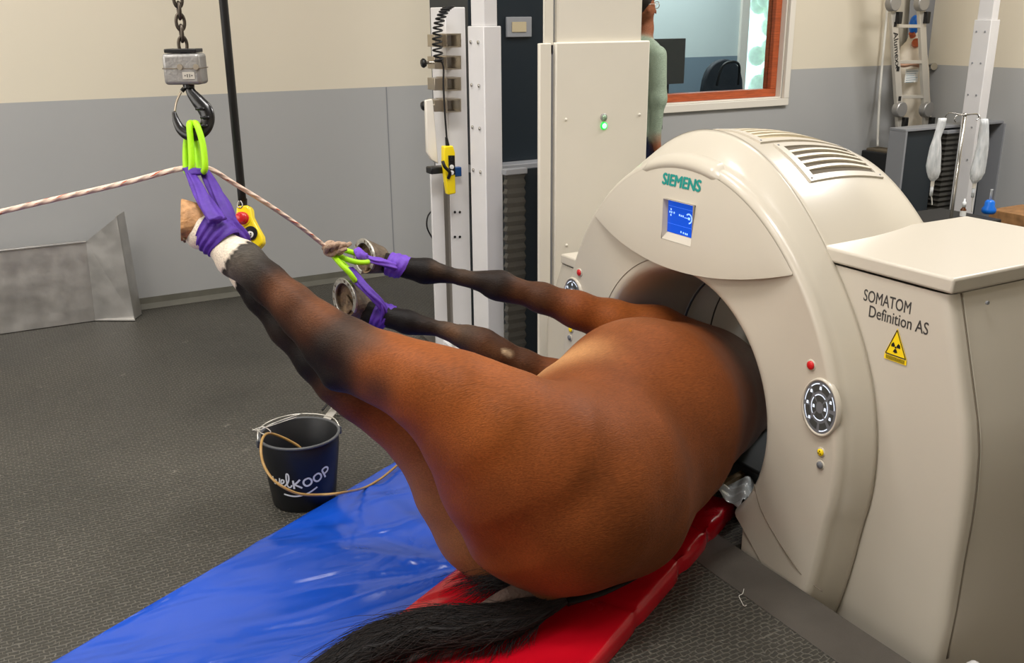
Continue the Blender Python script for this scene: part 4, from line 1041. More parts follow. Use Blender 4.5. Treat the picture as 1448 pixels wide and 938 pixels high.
# hind sling on the near hind pastern
pa = D(322, 354, 2.50); pb = D(288, 328, 2.50)
s1 = MB(); band(s1, D(304, 334, 2.50), pb-pa, .047, .044, (0, 0, 1), .070, folds=4, amp=.0024, th=.006)
s1.tube([D(266, 238, 2.56), D(278, 262, 2.52), D(292, 288, 2.47), D(307, 312, 2.44)], [.009, .015, .019, .022], n=26, ridge=5, rid_amp=.24, flat=.45)
tag(s1.build('lifting_sling', M['purple'], smooth=True), 'purple sling wrapped round the white hind pastern below the hoof', 'sling', 'purple slings')
s2 = MB(); s2.tube([D(287, 238, 2.58), D(300, 262, 2.56), D(316, 290, 2.54), D(328, 318, 2.53), D(347, 340, 2.56), D(343, 352, 2.60)], [.010, .016, .018, .019, .016, .012], n=26, ridge=5, rid_amp=.24, flat=.5)
tag(s2.build('lifting_sling', M['purple'], smooth=True), 'purple sling running behind the upper hind leg beside the yellow pendant', 'sling', 'purple slings')
tp = MB(); tp.tube([D(263, 240, 2.58), D(275, 243, 2.55), D(290, 243, 2.57)], [.010, .013, .010], n=20, ridge=4, flat=.8)
tag(tp.build('sling_collar', M['purple'], smooth=True), 'bunched purple sling end held in the lime loops at the rope', 'sling')
# front slings
s3 = MB(); band(s3, D(561, 376, 3.22), D(580, 380, 3.22)-D(545, 371, 3.22), .038, .037, (0, 0, 1), .058, folds=3, skew=.008, amp=.0014)
s3.tube([D(507, 356, 3.10), D(520, 366, 3.10), D(540, 371, 3.13), D(558, 377, 3.18)], [.018, .013, .016, .016], n=24, ridge=5, rid_amp=.22, flat=.6)
s3.tube([D(506, 354, 3.12), D(512, 362, 3.08), D(518, 370, 3.11)], [.014, .018, .012], n=20, ridge=4, flat=.7)
tag(s3.build('lifting_sling', M['purple_light'], smooth=True), 'light purple sling round the upper front pastern', 'sling', 'purple slings')
s4 = MB(); band(s4, D(540, 447, 3.09), D(556, 450, 3.09)-D(526, 443, 3.09), .040, .039, (0, 0, 1), .052, folds=3, skew=.01, amp=.0014)
s4.tube([D(494, 380, 3.05), D(506, 396, 3.03), D(522, 412, 3.02), D(536, 428, 3.03), D(546, 443, 3.06)], [.012, .016, .015, .015, .014], n=24, ridge=5, rid_amp=.22, flat=.6)
s4.tube([D(534, 424, 3.03), D(540, 440, 3.04), D(538, 455, 3.06)], [.010, .012, .008], n=16, ridge=3, flat=.6)
tag(s4.build('lifting_sling', M['purple'], smooth=True), 'dark purple sling round the lower front pastern', 'sling', 'purple slings')
# lime loops
def loop(pts, lab, r=.0085):
    o = MB().tube(pts, r, n=12, sub=8).build('lime_loop', M['lime'], smooth=True); tag(o, lab, 'loop', 'lime green loops'); return o
loop([D(268, 178, 2.575), D(263, 205, 2.58), D(263, 238, 2.58), D(266, 243, 2.57), D(271, 238, 2.55), D(270, 205, 2.545), D(268, 178, 2.545), D(270, 174, 2.56)], 'lime green loop over the hook, left one')
loop([D(272, 176, 2.575), D(277, 200, 2.58), D(282, 238, 2.575), D(286, 243, 2.56), D(290, 237, 2.545), D(287, 205, 2.54), D(279, 178, 2.54), D(275, 174, 2.56)], 'lime green loop over the hook, right one')
loop([D(472, 356, 3.08), D(486, 354, 3.10), D(506, 360, 3.12), D(517, 368, 3.12), D(519, 371, 3.08), D(505, 371, 3.05), D(488, 366, 3.04), D(474, 358, 3.05)], 'lime green loop between knot and light purple sling')
loop([D(470, 358, 3.06), D(478, 366, 3.07), D(490, 378, 3.08), D(499, 390, 3.05), D(502, 397, 3.02), D(494, 386, 3.0), D(482, 374, 3.0), D(471, 361, 3.03)], 'lime green loop between knot and dark purple sling')
# ropes
_e = D(-70, 318, 2.45); _d = _e-D(0, 300, 2.50); _w = _e+_d*((XL+.02-_e[0])/_d[0])
rp_ = MB().tube([_w, (_w+_e)/2, _e, D(0, 300, 2.50), D(90, 279, 2.54), D(180, 258, 2.58), D(240, 242, 2.60), D(270, 237, 2.60), D(297, 239, 2.60), D(330, 259, 2.66), D(380, 290, 2.76), D(425, 321, 2.88), D(462, 350, 3.02), D(472, 354, 3.06)],
                [.0072]*8+[.0066]*6, n=12, sub=8, uvs=True, uvk=42)
r_o = rp_.build('rope', M['rope'], smooth=True); tag(r_o, 'thin flecked rope from the left edge past the hook to the knot', 'rope')
kn = MB()
kn.tube([D(458, 352, 3.0), D(463, 345, 3.02), D(470, 344, 3.04), D(474, 352, 3.0), D(470, 360, 3.0), D(461, 357, 3.0), D(464, 349, 2.97), D(474, 346, 2.99)], .0085, n=10, sub=6)
kn.tube([D(466, 358, 3.02), D(472, 348, 2.98), D(480, 345, 3.0), D(486, 351, 3.03), D(480, 358, 3.02), D(472, 355, 3.05)], .0085, n=10, sub=6)
kn.tube([D(478, 352, 3.0), D(484, 346, 3.0), D(490, 347, 3.02), D(496, 344, 3.03)], [.009, .009, .008, .006], n=10)
kn.tube([D(474, 357, 3.0), D(482, 354, 3.0), D(490, 352, 3.01)], [.008, .008, .006], n=10)
tag(kn.build('rope_knot', M['knot'], smooth=True), 'tan rope knot holding the two front lime loops', 'knot')
# chain hoist
hd_ = 2.56
ho = empty('chain_hoist', D(262, 95, hd_), 'grey hoist block on a dark chain with a black hook', 'hoist')
def vert_at(px, py, d, dz):            # point straight above/below
    p = D(px, py, d).copy(); p[2] += dz; return p
hb = D(262, 95, hd_); up = np.array([0, 0, 1.]); rx = cam_dir((1, 0, 0)); rx[2] = 0; rx /= np.linalg.norm(rx); fy = np.cross(up, rx)
bw_, bh_ = 52/F*hd_/2, 46/F*hd_/2
blk = MB().obox(hb-up*.004, rx*bw_, fy*bw_*.72, up*bh_*.92); blk.build('hoist_block', M['cast'], ho, bevel=.009, seg=3)
MB().obox(hb-up*(.002), rx*(bw_+.0008), fy*(bw_*.72+.0008), up*.0012).build('block_joint', M['seam'], ho)
MB().obox(hb+up*bh_*.98, rx*bw_*.86, fy*bw_*.62, up*.005).build('block_cap', M['black'], ho, bevel=.002)
for dx in (-.002, .040): MB().cyl(hb+rx*dx-fy*(bw_*.72-.001)+up*.002, hb+rx*dx-fy*(bw_*.72+.004)+up*.002, .0075, 16).build('bolt', M['steel'], ho)
MB().obox(hb+rx*.018-fy*(bw_*.72+.0006)-up*.020, rx*.016, fy*.0008, up*.009).build('rating_plate', M['alu_pale'], ho)
dg = MB()
for dx in (-.009, -.003, .003, .009): dg.obox(hb+rx*(.018+dx)-fy*(bw_*.72+.0018)-up*.020, rx*(.0008 if abs(dx) < .005 else .0014), fy*.0003, up*(.004 if abs(dx) < .005 else .0014))
dg.build('plate_marks', M['dark_print'], ho)
ctop = hb+up*bh_
for k in range(36):
    c_ = ctop+up*(.014+k*.0285); L_, W_ = .0205, .0105
    a_ax = rx if k % 2 == 0 else fy; a_ax = a_ax*math.cos(.5)+(fy if k % 2 == 0 else -rx)*math.sin(.5)
    MB().tube([c_+a_ax*math.cos(t)*W_+up*math.sin(t)*L_*(1 if True else 1) for t in np.linspace(0, 2*math.pi, 13)[:-1]], .0044, n=8, sub=3, closed=True).build('chain_link', M['chain'], ho, smooth=True)
# hook: pixel outline taken at the hoist's own depth
HK = lambda x, y, dd=0: D(x, y, hd_+dd)
hk = MB()
hk.tube([HK(268, 119), HK(270, 130), HK(280, 143), HK(290, 155), HK(294, 168), HK(290, 181), HK(280, 189), HK(267, 190), HK(256, 183), HK(249, 170), HK(246, 158)],
        [.010, .013, .018, .020, .0185, .018, .018, .017, .0135, .0095, .005], n=20, sub=8, flat=.62, up=fy)
hko = hk.build('hook', M['hook'], ho, smooth=True)
MB().cyl(HK(266, 112), HK(267, 126), .015, 20).build('hook_shank', M['hook'], hko, smooth=False)
for x, y in ((286, 154), (293, 166), (291, 178)): MB().obox(HK(x-3, y, -.012), rx*.012, fy*.006, up*.0035).build('hook_notch', M['hook'], hko, bevel=.002)
MB().tube([HK(256, 130), HK(250, 143), HK(247, 158)], [.006, .0055, .005], n=10, flat=.5).build('latch', M['steel'], ho, smooth=True)
MB().tube([HK(257, 129), HK(262, 124), HK(268, 122)], .006, n=10).build('latch_pivot', M['hook'], ho, smooth=True)
# hanging black cord and its yellow pendant
pd = 2.72
pe = empty('emergency_stop_pendant', D(350, 320, pd), 'yellow handset with red stop button hanging behind the hind leg', 'pendant')
top = D(343, 288, pd); ctp = D(308, 0, pd)
MB().tube([top-up*.01, top+up*.3, np.array([top[0], top[1], CH-.02])], .0115, n=14).build('cable', M['cord'], pe, smooth=True)
MB().cyl(D(343, 291, pd), D(343, 281, pd), .013, 16).build('cable_gland', M['black'], pe)
MB().tube([D(338, 284, pd-.02), D(336, 292, pd-.02), D(341, 294, pd-.02), D(343, 289, pd-.02), D(340, 284, pd-.02)], .002, n=8).build('strain_ring', M['chrome'], pe, smooth=True)
pol = [(334, 291), (350, 290), (354, 296), (355, 306), (362, 320), (370, 334), (371, 344), (364, 352), (356, 348), (346, 336), (338, 320), (333, 302)]
nrm = cam_dir((0.1, 0, 1))
MB().prism([D(x, y, pd-.02) for x, y in pol], nrm*.034).build('handset', M['yellow_plastic'], pe, bevel=.006, seg=3)
MB().prism([D(350+(x-350)*1.03+1.5, 320+(y-320)*1.03+1, pd+.017) for x, y in pol], nrm*.012).build('back_cover', M['black'], pe, bevel=.003)
fn_ = -nrm
MB().lathe([(.018, 0), (.018, .004), (.0105, .005), (.0105, .010), (.0165, .012), (.0165, .018), (.012, .022), (.0005, .023)], D(343.5, 309, pd-.021), fn_, 24).build('stop_button', M['red_button'], pe, smooth=True)
MB().lathe([(.021, 0), (.021, .002), (.0005, .003)], D(343.5, 309, pd-.0205), fn_, 24).build('button_collar', M['yellow'], pe)
MB().lathe([(.020, 0), (.020, .0025), (.0005, .003)], D(354.5, 330, pd-.0205), fn_, 24).build('rocker_surround', M['black'], pe)
MB().lathe([(.0095, 0), (.0095, .006), (.0005, .007)], D(354.5, 332, pd-.0215), fn_, 20).build('round_button', M['paper'], pe)
ar = MB()
q = D(354.5, 332, pd-.0290); rxx = cam_dir((1, 0, 0)); uyy = cam_dir((0, -1, 0))
for s_ in (1, -1): ar.prism([q-rxx*.003+uyy*.0012*s_, q+rxx*.003+uyy*.0012*s_, q+uyy*.006*s_], fn_*.0006)
ar.build('arrow_marks', M['black'], pe)
# ================================================================== BUCKET AND TUBE
bc = ZP(431, 705, 0); bc = np.array([bc[0], bc[1], 0.0])
bk = empty('bucket', bc, 'black plastic bucket with white lettering beside the blue mat', 'bucket')
RB, RT, HB = .108, .134, .252
tilt = 0.0
MB().lathe([(.0005, .006), (RB-.004, .006), (RB-.004, .010), (RT-.006, HB-.004), (RT-.002, HB), (RT, HB-.004), (RT-.002, HB-.05), (RB, .004), (RB-.004, 0), (.0005, 0)], bc, n=64, cap=False).build('pail', M['bucket'], bk, smooth=True).data.set_sharp_from_angle(angle=.7)
MB().tube([bc+np.array([math.cos(t)*RT, math.sin(t)*RT, HB-.002]) for t in np.linspace(0, 2*math.pi, 49)[:-1]], .005, n=10, sub=1, closed=True).build('rim', M['bucket_rim'], bk, smooth=True)
# lettering bent round the pail
vd = C-bc; a0 = math.atan2(vd[1], vd[0])
def wrap(x, y, lift=.0012):
    z = .112+y; r = RB+(RT-.002-RB)*z/(HB-.05)+lift; a_ = a0+x/r
    return (bc[0]+math.cos(a_)*r, bc[1]+math.sin(a_)*r, z)
def stroke(mb, pts, w, sub=6):
    Pq = catmull([(p[0], p[1], 0) for p in pts], sub); n = len(Pq)
    for i in range(n):
        t = Pq[min(i+1, n-1)]-Pq[max(i-1, 0)]; t /= np.linalg.norm(t)+1e-9; nn = np.array([-t[1], t[0], 0])
        a_, b_ = Pq[i]+nn*w/2, Pq[i]-nn*w/2
        mb.v += [wrap(a_[0], a_[1]), wrap(b_[0], b_[1])]
    b = len(mb.v)-2*n; mb.f += [(b+2*i, b+2*i+1, b+2*i+3, b+2*i+2) for i in range(n-1)]
def letter(mb, strokes, ox, oy, s, w, rot=.0):
    for st_ in strokes:
        pts = [(ox+s*(x*math.cos(rot)-y*math.sin(rot)), oy+s*(x*math.sin(rot)+y*math.cos(rot))) for x, y in st_]
        stroke(mb, [(p[0]*1.12-.004, p[1]*1.1) for p in pts], w)
lt_ = MB()
# 'wel' in script then 'KOOP' in capitals, climbing to the right
letter(lt_, [[(0, 1), (.1, .3), (.3, .05), (.5, .7), (.55, .2), (.8, .05), (1.0, .6), (1.05, 1.0)]], -.098, -.004, .026, .0055, .0)
letter(lt_, [[(0, .4), (.5, .55), (.62, .95), (.3, 1.0), (.1, .5), (.3, .0), (.7, .1), (1.0, .45)]], -.068, -.006, .022, .0055, .1)
letter(lt_, [[(0, .3), (.45, 1.2), (.5, 2.0), (.25, 2.1), (.1, 1.2), (.12, .2), (.45, -.05), (.75, .3)]], -.047, -.007, .022, .0055, .1)
letter(lt_, [[(0, 0), (.02, .5), (.05, 1.0)], [(.75, 1.0), (.4, .7), (.05, .48)], [(.12, .5), (.45, .25), (.8, -.03)]], -.025, -.012, .030, .0068, .12)
letter(lt_, [[(.5, 1), (.15, .85), (0, .45), (.2, .05), (.55, 0), (.9, .2), (1.0, .6), (.8, .95), (.5, 1)]], .006, -.006, .025, .0068, .2)
letter(lt_, [[(.5, 1), (.15, .85), (0, .45), (.2, .05), (.55, 0), (.9, .2), (1.0, .6), (.8, .95), (.5, 1)]], .039, .002, .025, .0068, .3)
letter(lt_, [[(.0, -.05), (.0, .5), (.02, 1.05), (.5, 1.1), (.72, .8), (.55, .52), (.03, .45)]], .074, .010, .028, .0068, .35)
letter(lt_, [[(0, 0), (.9, -.12), (1.8, .05), (2.6, .45)]], -.060, -.034, .040, .0060, .0)
lt_.build('lettering', M['white_print'], bk)
# handle wires
def rimp(a_, dz=0.0, dr=0.0): return bc+np.array([math.cos(a_)*(RT+dr), math.sin(a_)*(RT+dr), HB+dz])
aR = math.atan2(-.05, 1.0)-.0
hl = rimp(a0-1.42, -.005, .006); hr_ = rimp(a0+1.75, -.004, .006)
hw = MB(); hw.tube([hr_]+[rimp(a0+1.75+t, .012, .004) for t in np.linspace(.25, 2.9, 9)]+[hl], .0022, n=8, sub=4)
hw.build('bucket_handle', M['wire'], bk, smooth=True)
for p in (hl, hr_): MB().obox(p-np.array([0, 0, .012]), (.006, 0, 0), (0, .006, 0), (0, 0, .014)).build('handle_lug', M['bucket_rim'], bk, bevel=.003)
wt = MB(); wt.tube([D(357, 607, 3.22), D(366, 609, 3.20), D(384, 600, 3.2), D(405, 592, 3.24), D(427, 585, 3.3)], .0017, n=7); wt.tube([D(357, 609, 3.2), D(372, 604, 3.2), D(383, 611, 3.2), D(372, 614, 3.2), D(362, 606, 3.22)], .0017, n=7); wt.tube([D(372, 606, 3.2), D(396, 598, 3.22), D(420, 590, 3.28)], .0015, n=7)
tag(wt.build('wire_clip', M['wire'], smooth=True), 'bent white wire lying on the bucket rim', 'wire')
hs = MB(); bt = lambda x, y: ZP(x, y, .012)
hs.tube([D(436, 668, 3.36), D(428, 638, 3.30), D(410, 624, 3.27), D(386, 614, 3.22), D(374, 616, 3.16), D(369, 632, 3.10), D(372, 655, 3.06), D(384, 676, 3.03), D(402, 690, 3.02), D(425, 699, 3.04), D(455, 700, 3.08), D(485, 697, 3.10), ZP(515, 690, .036), ZP(540, 676, .036), ZP(562, 658, .036), ZP(578, 645, .036), ZP(600, 625, .04)], .0045, n=10, sub=8)
tag(hs.build('drain_tube', M['hose'], smooth=True), 'amber rubber tube looping from the bucket across the blue mat', 'tube')
# steel stay on the floor behind the bucket
stp = empty('steel_stay', ZP(458, 598), 'flat steel bar with black T-screw lying on the floor behind the bucket', 'bar')
b0, b1 = ZP(455, 612), ZP(470, 585)+np.array([.02, .06, .10]); b0, b1 = ZP(455, 602, 0.03), ZP(494, 552, 0.05)
MB().beam(b0, b1, .030, .008, up=cam_dir((0, 0, -1))).build('bar', M['alu_pale'], stp, bevel=.001)
MB().tube([ZP(456, 580, .07), ZP(464, 571, .08), ZP(472, 572, .075)], .005, n=10).build('t_screw', M['black'], stp, smooth=True)
MB().cyl(ZP(472, 576, .04), ZP(472, 573, .075), .008, 12).build('screw_boss', M['chrome'], stp)
MB().obox((b0+b1)/2+np.array([.02, .03, -.022]), (.02, 0, 0), (0, .03, 0), (0, 0, .016)).build('foot', M['alu_pale'], stp)
MB().obox(b1+np.array([0, 0, -.027]), (.02, 0, 0), (0, .02, 0), (0, 0, .022)).build('foot', M['alu_pale'], stp)

# ================================================================== ALUMINIUM CHUTE AT THE BACK WALL
ac = empty('aluminium_trough', (-.1, 5.66, 0), 'bare aluminium trough panel standing on the floor against the left back wall', 'trough')
yA = 5.66
TLt = YP(-120, 369, yA); A1 = YP(121.5, 342, yA); A2 = YP(134, 450, yA); A2[2] = 0.004
pl = MB(); x0 = -1.0
pl.prism([(x0, yA, .004), (A2[0], yA, .004), (A1[0], yA, A1[2]), (x0, yA, A1[2])], (0, .008, 0)); pl.build('back_plate', M['alu'], ac, bevel=.001)
MB().box((x0, yA-.012, A1[2]-.002), (A1[0], yA+.02, A1[2]+.006)).build('top_flange', M['alu'], ac, bevel=.002)
W1 = ZP(190, 452, .004); W0t = YP(174, 306, W1[1])
MB().prism([A2, W1, (W1[0]-.02, W1[1], W0t[2]), A1], (.006, .006, 0)).build('end_plate', M['alu'], ac)
W2 = W1+np.array([.055, .09, 0])
e1 = MB().prism([W1, W2, (W2[0]-.022, W2[1], W0t[2]+.01), (W1[0]-.022, W1[1], W0t[2]+.004)], (-.004, .004, 0)); e1.build('end_flange', M['alu'], ac, bevel=.001)
MB().prism([A2+np.array([0, -.002, 0]), W1+np.array([0, -.03, 0]), W1, A2+np.array([0, .02, 0])], (0, 0, .006)).build('bottom_flange', M['alu'], ac)

# ================================================================== X-RAY COLUMNS BEHIND THE HORSE
# post with square sockets and the pendant
pc = empty('bracket_post', (1.98, 4.25, 0), 'white steel post carrying four square steel sockets and a yellow controller', 'post')
yF = 4.18
def xr(px, py, y): return YP(px, py, y)[0]
xa_, xb_ = xr(637, 300, yF), xr(664, 300, yF); zt = YP(645, 10, yF)[2]
MB().box((xa_, yF, 0), (xb_, yF+.16, zt)).build('post', M['steel_white'], pc, bevel=.004)
xl = xr(618, 300, yF+.02)
MB().box((xa_-.002, yF+.004, 0), (xa_+.01, yF+.155, YP(620, 262, yF)[2])).build('side_shade_panel', M['post_grey'], pc)  # grey sheet over the side face stands in for the shaded gap
MB().box((xr(611, 330, yF+.03), yF+.02, 0.0), (xr(628, 330, yF+.03), yF+.035, YP(620, 245, yF)[2])).build('lower_rail', M['steel_white'], pc, bevel=.002)
for zpx in (335, 300, 460): 
    for xpx in (645, 652): MB().cyl(YP(xpx-2, zpx, yF-.001), YP(xpx-2, zpx, yF-.001)+np.array([0, -.004, 0]), .006, 10).build('hole', M['black'], pc)
for k, py in enumerate((57, 88, 118, 148)):
    p = YP(638, py, yF-.03); p[1] = yF-.03
    so = MB(); h_ = .030
    # open-ended square tube pointing at the room
    xx0, xx1 = xr(627, py, yF-.06), xr(648, py, yF-.06); L0, L1 = yF-.09, yF+.02; z = p[2]; t = .006
    so.box((xx0, L0, z-h_), (xx1, L1, z-h_+t)); so.box((xx0, L0, z+h_-t), (xx1, L1, z+h_)); so.box((xx0, L0, z-h_+t), (xx0+t, L1, z+h_-t)); so.box((xx1-t, L0, z-h_+t), (xx1, L1, z+h_-t))
    o = so.build('square_socket', M['steel'], pc)
    MB().box((xr(612, py, yF-.03), yF-.05, z-h_*.9), (xx0, yF+.03, z+h_*.9)).build('socket_block', M['steel'], o, bevel=.002)
    if k in (1, 3):
        pk = YP(606, py, yF-.05); MB().cyl((xr(612, py, yF-.03), yF-.01, z), (pk[0], yF-.01, z), .006, 10).build('knob_stem', M['chrome'], o)
        MB().lathe([(.004, 0), (.018, .002), (.022, .012), (.018, .02), (.001, .022)], (pk[0]+.004, yF-.01, z), (-1, 0, -0.1), 8).build('knob', M['black'], o, smooth=True)
am = MB(); q = [YP(602, 142, yF-.06), YP(612, 140, yF-.06), YP(614, 160, yF-.06), YP(620, 232, yF-.06), YP(610, 226, yF-.06), YP(604, 215, yF-.06)]
am.prism(q, (0, .02, 0)); am.build('swing_arm', M['white_paint'], pc, bevel=.004)
MB().obox(YP(618, 240, yF-.07), (.045, 0, 0), (0, .03, 0), (0, 0, .016)).build('clamp', M['black'], pc, bevel=.006)
MB().obox(YP(643, 243, yF-.03), (.03, 0, 0), (0, .015, 0), (0, 0, .022)).build('blue_bracket', M['blue_dark'], pc, bevel=.003)
cpn = empty('hoist_controller', YP(636, 240, yF-.10), 'yellow pendant controller with spiral cord hanging on the white post', 'controller')
cc_ = lambda x, y, dy=-.11: YP(x, y, yF+dy)
pol = [(628, 207), (641, 206), (644, 216), (644, 248), (645, 274), (634, 276), (630, 250), (628, 232)]
MB().prism([cc_(x, y, -.125) for x, y in pol], (0, .035, 0)).build('handset', M['yellow_plastic'], cpn, bevel=.006, seg=3)
MB().prism([cc_(x, y, -.127) for x, y in ((634, 220), (643, 220), (644, 247), (635, 248))], (0, .003, 0)).build('key_field', M['black'], cpn)
for y, m_ in ((225, 'black'), (236, 'paper'), (244, 'paper')):
    MB().lathe([(.010, 0), (.010, .006), (.0005, .007)], cc_(638.5, y, -.127), (0, -1, 0), 16).build('push_button', M[m_], cpn)
MB().cyl(cc_(633, 207), cc_(631, 194), .010, 12, .006).build('cord_sleeve', M['black'], cpn)
cdp = [cc_(632, 200), cc_(629, 160), cc_(627, 120), cc_(627, 95), cc_(622, 82)]
MB().tube(cdp, .0045, n=8).build('cord', M['cord'], cpn, smooth=True)
ctr = catmull([cc_(621, 88), cc_(618, 62), cc_(620, 35), cc_(628, 16), cc_(636, 9)], 30); hel = []
for i, p in enumerate(ctr):
    a_ = i*2*math.pi/8.5; hel.append(p+np.array([math.cos(a_)*.020, math.sin(a_)*.020, 0]))
MB().tube(hel, .0042, n=6, sub=3).build('spiral_cord', M['cord'], cpn, smooth=True)
hk2 = MB().tube([cc_(626, 228, -.14), cc_(629, 236, -.15), cc_(636, 244, -.15), cc_(634, 252, -.13)], .008, n=8).build('cable_hook', M['black'], pc, smooth=True)
lc_ = MB().tube([YP(613, 296, yF+.1), YP(605, 306, yF+.1), YP(604, 322, yF+.1), YP(612, 338, yF+.1)], .004, n=8)
tag(lc_.build('loose_cable', M['cord'], smooth=True), 'short black cable bowing out left of the white post', 'cable')
# telescopic white column
tcx = empty('telescopic_column', (2.0, 3.9, 0), 'white telescopic steel column with bolts right of the socket post', 'column')
y2 = 3.78; xA, xB = xr(687, 250, y2), xr(711, 250, y2); z37 = YP(690, 37, y2)[2]
MB().box((xA, y2, 0), (xB, y2+.15, z37)).build('lower_section', M['steel_white'], tcx, bevel=.004)
MB().box((xA+.012, y2+.012, z37), (xB-.012, y2+.138, CH-.02)).build('upper_section', M['steel_white'], tcx, bevel=.003)
for py in (60, 122, 183, 245):
    for dyy in (.045, .115):
        z = YP(690, py, y2)[2]; MB().lathe([(.008, 0), (.008, .006), (.004, .008)], (xA, y2+dyy, z), (-1, 0, 0), 8).build('bolt', M['chrome'], tcx)
# base rails
bsr = empty('column_base', (1.98, 4.0, 0), 'low white steel base rails under the columns, half hidden by the legs', 'base frame')
r0, r1 = ZP(634, 486, .03), ZP(700, 540, .03)
MB().beam(r0, ZP(745, 575, .03), .07, .055).build('rail', M['steel_white'], bsr, bevel=.004)
MB().beam(ZP(655, 487, .03), ZP(760, 555, .03), .04, .055).build('rail', M['steel_white'], bsr, bevel=.004)
for x, y in ((642, 484), (664, 498)):
    MB().cyl(ZP(x, y, .05), ZP(x, y, .09), .012, 8).build('anchor_bolt', M['alu_pale'], bsr)
gr = MB().beam(ZP(598, 470, .005), ZP(650, 515, .005), .05, .012); tag(gr.build('cable_duct', M['floor_strip']), 'dark flat cable duct on the floor before the column base', 'cable duct')
# big navy cabinet behind
nv = empty('navy_cabinet', (2.4, 4.45, 0), 'tall dark navy cabinet with a small screen between the white columns', 'cabinet')
yn = 4.42; nx0, nx1 = xr(664, 120, yn), xr(800, 120, yn); zs = YP(735, 233, yn)[2]
MB().box((nx0, yn, zs+.02), (nx1, yn+.45, 2.9)).build('upper_body', M['navy'], nv, bevel=.004)
MB().box((nx0+.0, yn+.02, 0), (nx1, yn+.45, zs-.02)).build('lower_body', M['anthracite'], nv)
MB().box((nx0-.01, yn-.10, zs-.018), (nx1, yn+.45, zs+.02)).build('shelf', M['grey_metal'], nv, bevel=.003)
s0, s1_ = YP(715, 24, yn), YP(750, 52, yn)
MB().box((s0[0], yn-.014, s1_[2]), (s1_[0], yn+.001, s0[2])).build('display_bezel', M['grey_metal'], nv, bevel=.002)
s0, s1_ = YP(722, 31, yn), YP(742, 45, yn)
MB().box((s0[0], yn-.017, s1_[2]), (s1_[0], yn-.013, s0[2])).build('display', M['vent_tan'], nv)
def bellows(par, px0, px1, y, ztop_, zbot, dep_, m='black_matte', n=24):
    bx0, bx1 = xr(px0, 300, y), xr(px1, 300, y); mb = MB(); w_ = (bx1-bx0)/2; cx_ = (bx0+bx1)/2; cy2 = y+dep_/2; rows_ = []
    for i in range(2*n+1):
        z = ztop_+(zbot-ztop_)*i/(2*n); s = 1.0 if i % 2 == 0 else .82
        mb.v += [(cx_-w_*s, cy2-dep_/2*s, z), (cx_+w_*s, cy2-dep_/2*s, z), (cx_+w_*s, cy2+dep_/2*s, z), (cx_-w_*s, cy2+dep_/2*s, z)]
    mb.f = [(i*4+k, i*4+(k+1) % 4, (i+1)*4+(k+1) % 4, (i+1)*4+k) for i in range(2*n) for k in range(4)]+[(0, 1, 2, 3)]
    b_ = mb.build('bellows', M['bellows'], par)
    MB().box((bx0-.005, y-.006, ztop_), (bx1+.005, y+dep_, ztop_+.025)).build('bellows_cap', M['grey_metal'], par, bevel=.003)
    return b_
bh = empty('bellows_housing', (2.2, 3.63, 0), 'black bellows guard on a dark panel left of the cream column', 'bellows guard')
MB().box((xr(716, 300, 3.62), 3.62, 0), (xr(775, 300, 3.62), 3.64, YP(735, 240, 3.62)[2])).build('dark_panel', M['anthracite'], bh)
bellows(bh, 716, 744, 3.585, YP(727, 247, 3.585)[2], 0.0, .03, n=24)
# cream lifting column cabinet
cb = empty('cream_column', (2.4, 3.7, 0), 'broad cream steel column with a green lamp behind the scanner', 'column')
y3 = 3.5; cx0, cx1 = xr(763, 250, y3), xr(913, 250, y3); zz = YP(838, 59, y3)[2]
fx0, fx1, pxl = xr(763, 250, y3), xr(779, 250, y3), xr(785, 250, y3)
MB().box((pxl, y3, 0), (cx1, y3+.035, zz)).build('front_panel', M['column_beige'], cb, bevel=.006)
MB().box((pxl+.24, y3+.035, 0), (cx1-.02, y3+.30, zz-.01)).build('rear_body', M['column_beige'], cb)
MB().box((fx0, y3-.0, 0), (fx1, y3+.02, zz-.002)).build('side_flange', M['column_beige'], cb, bevel=.004)
MB().box((fx1-.004, y3+.02, 0), (pxl+.004, y3+.034, zz-.01)).build('slot_channel', M['grey_metal'], cb)
MB().box((xr(770, 30, y3+.02), y3+.02, zz-.05), (xr(783, 30, y3+.02), y3+.035, CH-.02)).build('upper_flange', M['column_beige'], cb, bevel=.004)
MB().box((xr(788, 30, y3+.02), y3+.02, zz-.05), (xr(908, 30, y3+.02), y3+.045, CH-.02)).build('upper_panel', M['column_beige'], cb, bevel=.006)
MB().box((xr(783, 30, y3+.02), y3+.04, zz-.05), (xr(788, 30, y3+.02), y3+.05, CH-.02)).build('upper_slot', M['grey_metal'], cb)
for x, y in ((800, 169), (904, 162), (801, 347)): MB().lathe([(.007, 0), (.006, .004), (.0005, .005)], YP(x, y, y3), (0, -1, 0), 10).build('screw', M['column_beige'], cb, smooth=True)
for x, y, m_, g in ((853.5, 166, 'green_off', 'cast'), (853.5, 178, 'green_lamp', 'green_ring')):
    MB().lathe([(.0165, 0), (.0165, .005), (.012, .006)], YP(x, y, y3), (0, -1, 0), 20).build('lamp_ring', M[g], cb, smooth=True)
    MB().lathe([(.0115, 0), (.0115, .008), (.0005, .009)], YP(x, y, y3), (0, -1, 0), 20).build('signal_lamp', M[m_], cb, smooth=True)

